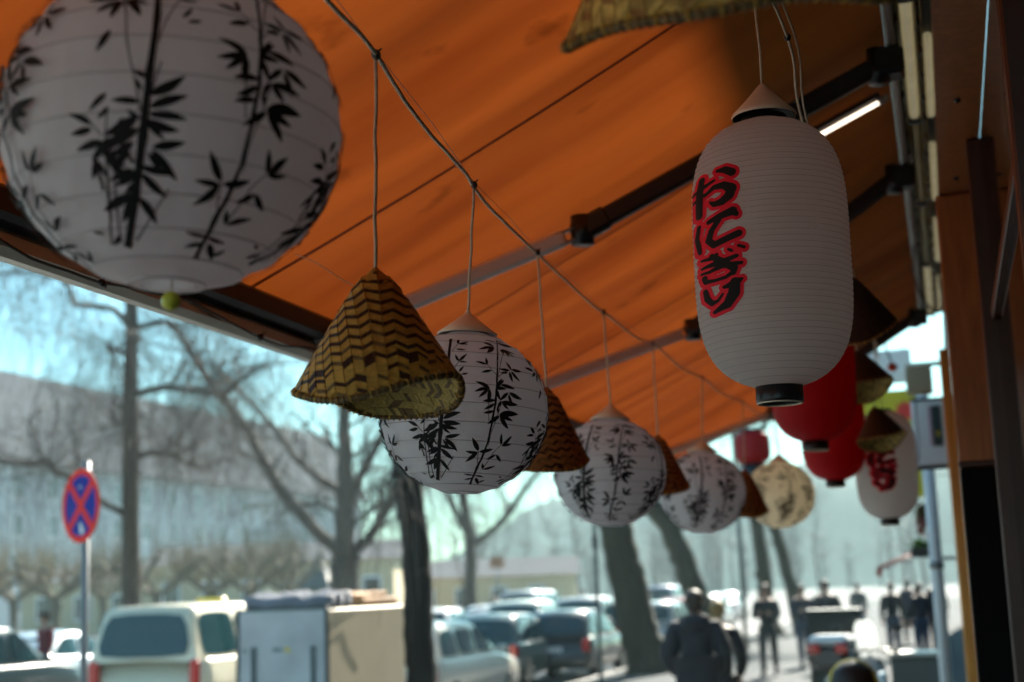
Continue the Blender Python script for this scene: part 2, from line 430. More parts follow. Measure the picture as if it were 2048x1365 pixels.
# glowing bar added for sunlight leaking through a slit by the cassette
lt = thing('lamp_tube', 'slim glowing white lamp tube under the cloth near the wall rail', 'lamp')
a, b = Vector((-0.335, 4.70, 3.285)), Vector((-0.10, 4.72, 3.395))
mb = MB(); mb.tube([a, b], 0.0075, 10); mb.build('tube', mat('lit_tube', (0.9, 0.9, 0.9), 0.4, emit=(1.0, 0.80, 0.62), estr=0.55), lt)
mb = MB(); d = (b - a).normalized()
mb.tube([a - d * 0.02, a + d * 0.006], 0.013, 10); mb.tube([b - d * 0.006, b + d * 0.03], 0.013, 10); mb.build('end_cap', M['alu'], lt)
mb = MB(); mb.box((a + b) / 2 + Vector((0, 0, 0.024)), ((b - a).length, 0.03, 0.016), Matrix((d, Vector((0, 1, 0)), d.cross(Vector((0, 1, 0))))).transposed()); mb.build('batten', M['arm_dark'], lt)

# wire run with little knots along the lower rail
wr = thing('light_chain_wire', 'dark green wire tied along the cream front rail of the awning', 'wire')
rnd = random.Random(5); pts = []
for k in range(90):
    y = AY0 + (AY1 - AY0) * k / 89
    pts.append((AX1 + 0.030 + 0.004 * sin(k), y, z0 - 0.115 + 0.018 * sin(k * 0.9) + rnd.uniform(-.006, .006)))
mb = MB(); mb.tube(smooth_path(pts, 2), 0.0035, 5); mb.build('wire', mat('green_wire', (0.015, 0.030, 0.018), 0.5), wr)
for k in range(4, 88, 6):
    mb = MB(); p = Vector(pts[k]) + Vector((0.004, 0, 0)); mb.ball(p, 0.010, 8)
    for q in range(4): mb.tube([p, p + Vector((0.012, rnd.uniform(-.02, .02), rnd.uniform(-.02, .02)))], 0.0018, 4)
    mb.build('knot', M['plastic_black'], wr)

# ================================================================== SHOP FRONT on the right
sf = thing('shop_front', 'brown timber shop front with dark reflecting window panes and posts', 'shop front')
mb = MB(); mb.box((4.25, 3.5, 9.2), (8.06, 14.0, 11.1)); mb.build('upper_wall', M['plaster'], sf)
mb = MB(); mb.box((4.25, 3.5, 3.40), (8.02, 13.98, 0.49)); mb.build('lintel', M['wood_dark'], sf)
mb = MB(); mb.box((0.128, 3.6, 3.20), (0.125, 12.2, 0.04)); mb.build('soffit_board', M['wood'], sf)
mb = MB(); mb.box((0.100, 3.6, 3.335), (0.05, 12.1, 0.22)); mb.build('fascia_board', M['wood'], sf)
for i, (yy, xx, ww, mt) in enumerate(((5.25, 0.052, 0.13, M['wood']), (8.9, 0.030, 0.16, M['wood_orange']), (-1.6, 0.06, 0.12, M['wood']))):
    mb = MB(); mb.box((xx + ww / 2, yy, 1.588), (ww, 0.14, 3.176), bev=0.006); mb.build('post', mt, sf)
for yy in (4.55, 2.4, 0.5):
    mb = MB(); mb.box((0.175, yy, 1.86), (0.05, 0.07, 2.63), bev=0.005); mb.build('mullion', M['wood_dark'], sf)
ys = [-1.5, 0.46, 0.54, 2.36, 2.44, 4.51, 4.59, 5.17]
for k in range(0, 8, 2):
    y0_, y1_ = ys[k], ys[k + 1]
    mb = MB(); mb.box((0.196, (y0_ + y1_) / 2, 1.86), (0.008, y1_ - y0_, 2.60)); mb.build('pane', M['glass_dark'], sf)
    mb = MB(); mb.box((0.19, (y0_ + y1_) / 2, 2.62), (0.028, y1_ - y0_, 0.035), bev=0.004); mb.build('glazing_bar', M['wood_dark'], sf)
mb = MB(); mb.box((0.19, 3.5, 0.27), (0.06, 13.4, 0.54), bev=0.005); mb.build('base_board', M['wood_dark'], sf)
mb = MB(); mb.box((4.3, 3.5, 1.6), (7.9, 13.8, 3.1)); mb.build('interior', mat('dark_interior', (0.02, 0.012, 0.008), 0.9), sf)
for k in range(10):
    mb = MB(); y = 0.7 + k * 0.85
    mb.lathe([(0.010, 0), (0.010, 0.008), (0.004, 0.010)], 8, mtx=Matrix.Translation((0.072 + .05, y, 3.172)) @ Matrix.Rotation(pi, 4, 'X')); mb.build('screw', M['plastic_black'], sf)

bb = thing('black_board', 'tall plain black board standing against the timber post', 'board', (0.135, 5.06, 0))
mb = MB(); mb.box((0, 0, 1.10), (0.165, 0.035, 2.20), bev=0.006); mb.build('panel', mat('black_board_face', (0.004, 0.003, 0.003), 0.7, spec=0.1), bb)
mb = MB(); mb.box((0, -0.004, 2.212), (0.172, 0.045, 0.02), bev=0.004); mb.build('top_edge', M['wood_dark'], bb)

# light cassette along the wall: two aluminium rails, covers and clips
cs = thing('strip_light_cassette', 'long aluminium strip-light cassette with yellowed covers along the wall', 'light fixture')
mb = MB(); mb.box((0.022, 4.0, 3.555), (0.135, 11.2, 0.05)); mb.build('tray', mat('tray_dark', (0.05, 0.042, 0.028), 0.5, metal=.3, var=.3, vscale=6), cs)
for x, wd, mt in ((-0.044, 0.018, M['alu']), (0.085, 0.014, M['alu_cream'])):
    mb = MB(); mb.box((x, 4.0, 3.492), (wd, 11.2, 0.060), bev=0.005); mb.build('rail', mt, cs)
for x, wd in ((-0.020, 0.006), (0.030, 0.006), (0.046, 0.004)):
    mb = MB(); mb.box((x, 4.0, 3.512), (wd, 11.2, 0.036)); mb.build('inner_rail', M['brass'], cs)
brk = [-1.5, 0.2, 1.7, 3.05, 4.10, 5.30, 6.55, 7.9, 9.45]
for k in range(8):
    y0_, y1_ = brk[k] + .03, brk[k + 1] - .03
    mb = MB(); pr = [(0.0, 0.0), (0.018, -0.004), (0.021, -0.014), (0.013, -0.024), (0.0, -0.027)]
    vs = []; mm = M['brass'] if k in (3, 5, 6) else M['lamp_cover']
    sec = [(-0.019, .0), (-0.018, -.016), (-0.009, -.027), (0.009, -.027), (0.018, -.016), (0.019, .0)]
    for y in (y0_, y1_): vs += [(0.006 + a_, y, 3.522 + b_) for a_, b_ in sec]
    mb.add(vs, [(i, i + 1, i + 7, i + 6) for i in range(5)] + [(0, 1, 2, 3, 4, 5), (11, 10, 9, 8, 7, 6)]); mb.build('cover', mm, cs)
    mb = MB(); mb.box((0.006, y1_ + .03, 3.508), (0.046, 0.05, 0.045), bev=.006); mb.build('cover_joint', M['plastic_black'], cs)
    y2 = (y0_ + y1_) / 2 + 0.2
    mb = MB(); mb.box((0.064, y2, 3.517), (0.026, (y1_ - y0_) * 0.72, 0.03), bev=.008); mb.build('side_cover', M['lamp_cover'], cs)
for k in range(44):
    y = -1.0 + k * 0.24
    for x in (-0.029, 0.038):
        mb = MB() if (k == 0 and x < 0) else None
        if mb: mb.box((0, 0, 0), (0.010, 0.055, 0.026), (0, 0, R(14)), bev=.003); CLIP = mb.build('clip', M['plastic_black'], cs); CLIP.location = (x, y, 3.500)
        else:
            c = CLIP.copy(); COL.objects.link(c); c.parent = cs; c.location = (x, y + (0.06 if x > 0 else 0), 3.500)
# loose cable hanging in a loop from the cassette
lc = MB(); lc.tube(smooth_path([(-0.04, 7.2, 3.49), (-0.06, 7.4, 3.36), (-0.02, 7.6, 3.24), (0.05, 7.7, 3.20), (0.07, 7.8, 3.30), (0.06, 8.0, 3.48)], 6), 0.006, 6)
tag(lc.build('cable_loop', M['plastic_black']), 'black cable hanging in a loop from the wall cassette', 'cable')

# ================================================================== NEIGHBOUR FRONTS
nb = thing('neighbour_building', 'pale neighbouring town house beyond the awning with white pilaster', 'building', (0, 0, 0))
mb = MB(); mb.box((4.45, 21.0, 7.0), (8.1, 19.5, 14.0)); mb.build('wall', mat('pale_facade', (0.55, 0.55, 0.53), .85, var=.1, vscale=1), nb)
mb = MB(); mb.box((0.30, 11.42, 2.6), (0.22, 0.26, 5.2), bev=.01); mb.build('pilaster', M['white_paint'], nb)
for k in range(3):
    for j in range(3):
        y = 14 + k * 5.0; z = 5.4 + j * 2.9
        f = MB().box((0.40, y, z), (0.06, 1.3, 1.9), bev=.01).build('window', M['white_paint'], nb)
        MB().box((0.372, y, z), (0.012, 1.1, 1.7)).build('pane', M['glass_dark'], f)
for k in range(2):
    y = 14.2 + k * 5.4
    f = MB().box((0.40, y, 1.55), (0.07, 3.2, 2.7), bev=.01).build('shop_window', M['wood_dark'], nb)
    MB().box((0.365, y, 1.55), (0.012, 2.9, 2.4)).build('pane', M['glass_dark'], f)
fbd = thing('far_town_house', 'distant grey town house at the end of the shop row', 'building')
MB().box((6.6, 46, 6.5), (12.2, 30, 13.0)).build('wall', mat('grey_facade', (0.40, 0.42, 0.43), .85, var=.1, vscale=1), fbd)
for k in range(5):
    for j in range(3):
        f = MB().box((0.49, 34 + k * 5.2, 4.6 + j * 3.0), (0.05, 1.4, 1.9)).build('window', M['white_paint'], fbd)
        MB().box((0.462, 34 + k * 5.2, 4.6 + j * 3.0), (0.012, 1.2, 1.7)).build('pane', M['glass_dark'], f)
mb = MB(); mb.prism([(32, 13), (46, 17), (60, 13)], 0.6, 12.6, 0, lambda x, y, z: (z, x, y)); mb.build('roof', mat('slate_roof', (.12, .12, .13), .8), fbd)
# ================================================================== BAMBOO PRINT (traced once, wrapped on every round lantern)
STEM_B = [[(815, 85, 4), (835, 230, 5), (850, 400, 6), (860, 560, 7), (855, 700, 7), (845, 850, 6), (825, 960, 7), (790, 1080, 8), (755, 1215, 7)],
          [(880, 170, 2), (865, 250, 2), (855, 380, 2)], [(905, 560, 2), (890, 660, 2), (860, 800, 2), (850, 900, 2)], [(940, 890, 2), (890, 960, 2), (830, 1090, 3)],
          [(785, 955, 2), (785, 1030, 2), (800, 1060, 3)], [(800, 480, 2), (815, 620, 2), (830, 720, 2)], [(765, 300, 2), (800, 335, 2), (845, 370, 2)], [(905, 340, 2), (870, 370, 2), (852, 400, 2)]]
LEAF_B = [(815, 110, 725, 105), (815, 100, 870, 95), (820, 120, 935, 130), (800, 145, 715, 130), (800, 150, 690, 188), (790, 150, 755, 215), (800, 150, 780, 205), (850, 160, 965, 185), (850, 165, 960, 215), (850, 165, 880, 205), (880, 170, 920, 220), (765, 300, 680, 285), (765, 300, 752, 245), (805, 340, 730, 365), (945, 320, 900, 255), (945, 315, 1025, 320), (945, 325, 1025, 395), (935, 330, 970, 410), (935, 325, 860, 325), (925, 340, 865, 350), (810, 480, 695, 440), (800, 475, 700, 515), (800, 480, 735, 555), (805, 480, 805, 590), (850, 475, 930, 468), (870, 440, 905, 400), (880, 440, 990, 460), (860, 470, 890, 390), (950, 490, 1055, 530), (945, 490, 890, 560), (950, 500, 990, 590), (850, 470, 900, 560), (905, 565, 1025, 575), (905, 565, 965, 620), (900, 560, 880, 630), (860, 560, 765, 580), (855, 590, 785, 640), (860, 640, 780, 665), (900, 660, 1040, 645), (900, 665, 1005, 700), (905, 665, 980, 765), (905, 670, 820, 745), (880, 600, 895, 660), (785, 955, 725, 855), (785, 965, 690, 965), (780, 965, 700, 1050), (790, 960, 890, 925), (940, 890, 935, 800), (945, 890, 1015, 808), (945, 892, 1015, 875), (915, 965, 845, 1010), (915, 965, 955, 1015), (835, 1090, 825, 1040), (835, 1090, 925, 1050), (775, 1140, 695, 1135), (780, 1140, 850, 1150), (775, 1165, 705, 1190), (790, 1160, 815, 1210), (810, 1200, 860, 1170)]
STEM_A = [[(475, 130, 9), (485, 400, 10), (485, 620, 11), (495, 850, 13), (505, 1050, 13), (515, 1215, 11)], [(520, 575, 2), (490, 720, 3)], [(440, 650, 2), (475, 760, 3)],
          [(370, 760, 2), (375, 860, 3), (420, 1060, 4), (460, 1210, 3)], [(610, 1010, 2), (540, 1190, 3)], [(535, 160, 2), (500, 230, 2)], [(325, 825, 2), (360, 860, 2)], [(400, 880, 3), (450, 1080, 3), (490, 1200, 3)],
          [(350, 940, 5), (400, 1040, 5)], [(380, 890, 5), (470, 1000, 6)], [(420, 860, 5), (480, 940, 6)]]
LEAF_A = [(535, 160, 535, 125), (535, 160, 610, 135), (535, 160, 608, 155), (525, 205, 600, 205), (570, 380, 600, 335), (590, 395, 640, 380), (490, 700, 605, 610), (500, 745, 625, 680), (500, 770, 635, 768), (490, 790, 615, 810), (500, 800, 570, 850), (530, 880, 640, 845), (530, 885, 635, 980), (470, 730, 370, 735), (440, 650, 470, 690), (355, 710, 310, 780), (370, 760, 340, 805), (325, 825, 245, 795), (325, 840, 258, 865), (370, 880, 288, 920), (470, 780, 365, 860), (480, 820, 380, 910), (420, 790, 400, 880), (400, 860, 345, 950), (360, 940, 355, 1010), (480, 960, 410, 1010), (500, 960, 430, 1025), (500, 950, 610, 965), (510, 970, 615, 1040), (495, 1040, 410, 1110), (500, 1050, 480, 1140), (520, 1050, 595, 1130), (500, 1000, 470, 1050), (350, 940, 400, 1000), (360, 900, 460, 960), (380, 900, 470, 1000), (520, 900, 575, 960), (470, 870, 400, 930), (460, 900, 420, 980), (480, 790, 430, 760), (480, 640, 430, 620), (430, 1180, 390, 1175), (480, 1180, 465, 1215),
          (350, 330, 250, 345), (360, 340, 280, 400), (370, 340, 330, 420), (380, 330, 430, 400), (385, 330, 450, 350), (370, 300, 355, 230), (370, 300, 400, 240), (385, 320, 460, 300), (560, 300, 610, 235), (560, 305, 620, 300), (560, 300, 525, 250), (340, 470, 300, 560)]
STEM_A += [[(370, 250, 2), (375, 340, 3), (400, 520, 2), (440, 650, 2)], [(560, 300, 2), (520, 400, 2), (500, 500, 2)]]


def crop2dir(px, py):
    """pixel of the enlarged photo of the sharp lantern -> direction in the lantern's own frame (front is -Y)"""
    x = (px - 640) / 648.0; y = -(py - 680) / 648.0; r = sqrt(x * x + y * y)
    if r > 0.985: x *= 0.985 / r; y *= 0.985 / r; r = 0.985
    z = sqrt(1 - x * x - y * y); ang = R(-5); x, y = x * cos(ang) - y * sin(ang), x * sin(ang) + y * cos(ang)
    e = R(7); return Vector((x, 0, 0)) + y * Vector((0, -sin(e), cos(e))) + z * Vector((0, -cos(e), -sin(e)))


NB = 14
def lat_r(u):
    """radius factor of the paper for a unit direction: cinched at the hoops, sagging between"""
    lat = asin(max(-1, min(1, u.z))); f = (lat + pi / 2) / pi * NB; k = math.floor(f); fr = f - k
    n = noise.noise((u.x * 3.1 + k * 2.7, u.y * 3.1, u.z * 3.1 + k))
    return 1.0 - 0.012 * sin(pi * fr) ** 0.8 - 0.006 * n * sin(pi * fr)


def make_shade(Rr):
    mb = MB(); n = 96; rows = NB * 5; vs = []
    la0, la1 = R(-81), R(80)
    for i in range(rows + 1):
        la = la0 + (la1 - la0) * i / rows
        for k in range(n):
            lo = 2 * pi * k / n; u = Vector((cos(la) * cos(lo), cos(la) * sin(lo), sin(la))); q = u * Rr * lat_r(u); vs.append((q.x, q.y, q.z * 0.965))
    fs = [(i * n + k, i * n + (k + 1) % n, (i + 1) * n + (k + 1) % n, (i + 1) * n + k) for i in range(rows) for k in range(n)]
    mb.add(vs, fs, 0, True); return mb


def make_print(Rr, spins, seed):
    mb = MB(); rnd = random.Random(seed); c = [0]

    def put(u, k): q = u * (Rr * lat_r(u) + 0.0011 + k * 0.000012); return (q.x, q.y, q.z * 0.965)
    for sp in spins:
        rot = Matrix.Rotation(sp, 3, 'Z')
        for (bx, by, tx, ty) in LEAF_A + LEAF_B:
            a = rot @ crop2dir(bx, by); b = rot @ crop2dir(tx, ty); L = (b - a).length
            if L < 1e-4: continue
            mid = (a + b).normalized(); side = mid.cross(b - a).normalized(); w_ = (0.105 + rnd.uniform(-.012, .018)) * L + 0.0045; vs = []; bend = rnd.uniform(-.06, .06) * L
            S = 7; c[0] += 1
            for i in range(S + 1):
                t = i / S; pw = (sin(pi * t ** 0.8) ** 0.85) * w_; p = a.lerp(b, t) + side * bend * sin(pi * t)
                for s in (-1, 0, 1): vs.append(put((p + side * s * pw).normalized(), c[0]))
            mb.add(vs, [(i * 3 + j, i * 3 + j + 1, i * 3 + j + 4, i * 3 + j + 3) for i in range(S) for j in (0, 1)], 0, True)
        for st in STEM_A + STEM_B:
            c[0] += 1; P = smooth_path([Vector((x, y, 0)) for x, y, _ in st], 5); Wd = lerp_r([w for *_, w in st], len(P)); vs = []
            U = [rot @ crop2dir(p.x, p.y) for p in P]
            for i, u in enumerate(U):
                t = (U[min(i + 1, len(U) - 1)] - U[max(i - 1, 0)]).normalized(); side = u.cross(t).normalized()
                nd = 1.25 if i % 5 == 0 else 1.0
                for s in (-1, 1): vs.append(put((u + side * s * Wd[i] * nd / 648 * 1.1).normalized(), c[0]))
            mb.add(vs, [(i * 2, i * 2 + 1, i * 2 + 3, i * 2 + 2) for i in range(len(U) - 1)], 0, True)
    return mb


def face_cam(p): return atan2(p.x - CAM.x, -(p.y - CAM.y))      # z-rotation that turns local -Y to the camera


SHADE = {}; LANTERNS = 'round bamboo-print lanterns on the front line'


def round_lantern(px, py, d, Rr, label, spin, tilt, paper, hook, seed, hoop=True, cap=True, bead=False):
    p = at(px, py, d)
    T = thing('paper_lantern', label, 'lantern', p, (R(tilt[0]), R(tilt[1]), -face_cam(p) * -1 if False else 0), LANTERNS)
    # local frame faces the camera, then the print is spun
    yaw = atan2(-(CAM.x - p.x), (CAM.y - p.y)) + pi
    T.rotation_mode = 'XYZ'
    T.matrix_world = Matrix.Translation(p) @ Matrix.Rotation(yaw, 4, 'Z') @ Matrix.Rotation(R(tilt[0]), 4, 'X') @ Matrix.Rotation(R(tilt[1]), 4, 'Y')
    make_shade(Rr).build('shade', paper, T)
    base = R(spin)
    make_print(Rr, [base, base + pi / 2, base + pi, base - pi / 2], seed).build('bamboo_print', M['ink'], T)
    if hoop:
        for k in range(1, NB):
            la = -pi / 2 + pi * k / NB
            mb = MB(); n = 72; rr = Rr * cos(la) * 1.001; z = Rr * sin(la) * 0.965
            mb.tube([(rr * cos(2 * pi * i / n), rr * sin(2 * pi * i / n), z) for i in range(n + 1)], 0.00075, 4, cap=False)
            mb.build('hoop', M['hoop'], T)
    zt = Rr * 0.965 * sin(R(80))
    mb = MB(); mb.tube([(Rr * 0.17 * cos(2 * pi * i / 24), Rr * 0.17 * sin(2 * pi * i / 24), zt) for i in range(25)], 0.002, 6, cap=False)
    mb.tube([(-Rr * .17, 0, zt), (0, 0, zt + 0.02), (Rr * .17, 0, zt)], 0.0015, 5); mb.build('wire_frame', M['steel'], T)
    top = zt
    if cap:
        mb = MB(); mb.lathe([(0.062, zt - 0.004), (0.0635, zt - 0.001), (0.038, zt + 0.018), (0.014, zt + 0.037), (0.006, zt + 0.043), (0.0045, zt + 0.050)], 32)
        mb.lathe([(0.060, zt - 0.003), (0.010, zt + 0.032)], 32, mi=1); mb.build('cap', [M['plastic_beige'], M['plastic_black']], T); top = zt + 0.046
    if bead:
        mb = MB(); zb = -Rr * 0.965; mb.ball((0.005, 0, zb - 0.014), 0.0118, 16); mb.build('bead', mat('yellow_plastic', (0.55, 0.50, 0.03), .35), T)
        mb = MB(); mb.tube([(0.005, 0, zb), (0.004, 0, zb + 0.12)], 0.0012, 5); mb.build('bead_string', M['cord'], T)
    h = T.matrix_world.inverted() @ hook; a = Vector((0, 0, top)); pts = [a.lerp(h, i / 8) + Vector((0.0012 * sin(i * 2.1), 0.001 * cos(i * 1.7), 0)) for i in range(9)]
    mb = MB(); mb.tube(pts, 0.0028, 7); mb.build('cord', M['cord'], T)
    return T


# main line: nodes traced along the cable (pixel, depth)
NODE = {'hat1': at(752, 110, 2.20), 'L2': at(948, 370, 2.96), 'hat2': at(1075, 505, 3.70), 'L3': at(1207, 625, 4.48), 'hat3': at(1305, 688, 5.20), 'L4': at(1405, 757, 5.93), 'hat4': at(1485, 805, 6.70)}
NODE['L1'] = Vector((-0.73, 1.27, 2.70)); NODE['L5'] = Vector((-0.93, 8.55, 2.80))
order = ['L1', 'hat1', 'L2', 'hat2', 'L3', 'hat3', 'L4', 'hat4', 'L5']
ml = thing('lantern_line', 'cream festoon cable running under the cloth with the bamboo lanterns', 'cable', (0, 0, 0))
pts = [Vector((-0.60, -0.4, 2.80)), Vector((-0.68, 0.5, 2.73))] + [NODE[k] for k in order] + [Vector((-1.03, 9.36, 2.88))]
rnd = random.Random(3); full = []
for i in range(len(pts) - 1):
    a, b = pts[i], pts[i + 1]; sg = 0.010 + 0.006 * rnd.random()
    for j in range(8):
        t = j / 8; q = a.lerp(b, t); q.z -= sg * sin(pi * t); q.x += 0.004 * sin(t * 2 * pi + i) + rnd.uniform(-.0012, .0012); full.append(q)
full.append(pts[-1])
mb = MB(); mb.tube(full, 0.0036, 8); mb.build('cable', M['cord'], ml)
mb = MB()
for i in range(len(pts) - 1):
    a, b = pts[i], pts[i + 1]; mb.tube([a + Vector((0, 0, .004)), a.lerp(b, .5) + Vector((0, 0, .012)), b + Vector((0, 0, .004))], 0.0008, 4)
mb.build('support_wire', M['hoop_dark'], ml)
for k in order:
    mb = MB(); p = NODE[k]; mb.ball(p, (0.0075, 0.010, 0.0085), 10)
    for s in (-1, 1): mb.tube([p + Vector((0, 0, .002)), p + Vector((0.006 * s, 0.008, 0.012))], 0.0016, 5)
    mb.build('knot', M['plastic_black'] if k not in ('L2', 'hat1') else mat('grey_tape', (0.10, 0.085, 0.065), .6), ml)

LR = 0.175
round_lantern(348, 264, 1.72, 0.1995, 'largest bamboo-print paper lantern, nearest, upper left, with yellow bead', 6, (0, 2), M['paper'], NODE['L1'], 1, cap=False, bead=True)
round_lantern(928, 826, 2.98, LR, 'sharp bamboo-print paper lantern half behind the zigzag basket', 0, (0, 4), M['paper'], NODE['L2'], 2)
round_lantern(1220, 945, 4.48, LR, 'third bamboo-print paper lantern, in the middle of the front line', -13, (0, 3), M['paper'], NODE['L3'], 3)
round_lantern(1405, 985, 5.86, LR, 'fourth bamboo-print paper lantern, beside the narrow brown basket', 12, (0, 3), M['paper'], NODE['L4'], 4, hoop=False)
round_lantern(1560, 990, 8.45, 0.205, 'cream sunlit paper lantern, farthest of the round ones', 30, (0, 2), M['paper_cream'], NODE['L5'], 5, hoop=False)


# ================================================================== WRITING (traced strokes, x y half-width in enlarged-photo pixels)
STROKES = [
    [(168, 182, 22), (157, 260, 26), (150, 380, 26), (148, 468, 24)], [(112, 268, 13), (190, 248, 15), (262, 222, 11)], [(112, 335, 11), (200, 312, 14)],
    [(195, 320, 12), (262, 278, 20), (335, 282, 30), (392, 320, 40), (375, 372, 36), (318, 410, 30), (262, 416, 22), (232, 392, 10)], [(284, 152, 13), (345, 158, 28), (398, 190, 33)],
    [(143, 552, 15), (124, 640, 15), (134, 700, 17), (142, 760, 14)], [(215, 545, 18), (300, 522, 26), (395, 502, 34), (420, 530, 20)], [(290, 548, 20), (232, 618, 22), (207, 690, 24), (245, 736, 26), (320, 716, 26), (432, 685, 27)],
    [(150, 830, 10), (215, 838, 16), (262, 815, 12)], [(150, 895, 10), (210, 890, 18), (300, 885, 24), (408, 858, 15)], [(145, 935, 9), (200, 940, 12), (300, 915, 22), (440, 918, 14)], [(225, 822, 20), (290, 880, 30), (385, 950, 28), (375, 985, 22)],
    [(165, 975, 20), (172, 1010, 17), (240, 1018, 13), (320, 1010, 14), (385, 975, 18)], [(348, 796, 10), (372, 812, 12)], [(424, 780, 11), (466, 800, 13)],
    [(165, 1080, 17), (174, 1145, 22), (205, 1188, 20), (250, 1180, 11), (288, 1135, 9)], [(440, 1042, 10), (385, 1062, 38), (372, 1140, 45), (318, 1218, 34), (215, 1262, 13)], [(300, 1085, 12), (355, 1078, 28)]]


def text_field():
    """strokes in unrolled lantern coordinates (u along the girth, v up), in metres"""
    return [[(x, -(y - 692), w_) for x, y, w_ in st] for st in STROKES]


TF = text_field()


def sdf(u, v, grow):
    best = 1e9
    for st in TF:
        for i in range(len(st) - 1):
            x0, y0, w0 = st[i]; x1, y1, w1 = st[i + 1]
            dx, dy = x1 - x0, y1 - y0; t = ((u - x0) * dx + (v - y0) * dy) / (dx * dx + dy * dy + 1e-12); t = 0 if t < 0 else (1 if t > 1 else t)
            d = sqrt((u - x0 - t * dx) ** 2 + (v - y0 - t * dy) ** 2) - (w0 + (w1 - w0) * t)
            if d < best: best = d
    return best - grow


def unroll(x, y):
    return asin(max(-0.992, min(0.992, (x - 734) / 642.0))), y / 4.0125 / 2880 * 2.787


def sdf_cells(grow, h=5.0):
    us = [q[0] for st in TF for q in st]; vs_ = [q[1] for st in TF for q in st]
    u0, u1, v0, v1 = max(99.0, min(us) - 65), max(us) + 65, min(vs_) - 65, max(vs_) + 65
    nu, nv = int((u1 - u0) / h) + 1, int((v1 - v0) / h) + 1
    g = [[sdf(u0 + i * h, v0 + j * h, grow) for i in range(nu + 1)] for j in range(nv + 1)]
    polys = []
    for j in range(nv):
        for i in range(nu):
            cs_ = [(i, j), (i + 1, j), (i + 1, j + 1), (i, j + 1)]; val = [g[b][a] for a, b in cs_]
            if min(val) >= 0: continue
            pl = []
            for k in range(4):
                a, b = cs_[k], cs_[(k + 1) % 4]; va, vb = val[k], val[(k + 1) % 4]
                if va < 0: pl.append((u0 + a[0] * h, v0 + a[1] * h))
                if (va < 0) != (vb < 0):
                    t = va / (va - vb); pl.append((u0 + (a[0] + (b[0] - a[0]) * t) * h, v0 + (a[1] + (b[1] - a[1]) * t) * h))
            if len(pl) >= 3: polys.append([unroll(*q) for q in pl])
    return polys


CELLS = {'ink': sdf_cells(0.0), 'red': sdf_cells(27.0)}


# ================================================================== TALL LANTERNS
def tall_profile(W, H, bands, ribs=0.006):
    prof = []; h2 = H / 2; steps = bands * 3
    for i in range(steps + 1):
        z = -h2 + H * i / steps; t = abs(z) / (h2 * 1.012); r = W / 2 * max(0.0, 1 - t ** 4.2) ** (1 / 2.2)
        fr = (i % 3) / 3; prof.append((max(r, W * 0.15) * (1 - ribs * sin(pi * fr)), z))
    return prof


def tall_r(W, H, z): t = min(1, abs(z) / (H / 2 * 1.012)); return max(W * 0.15, W / 2 * max(0.0, 1 - t ** 4.2) ** (1 / 2.2))


ROW2 = 'tall lanterns along the wall side'


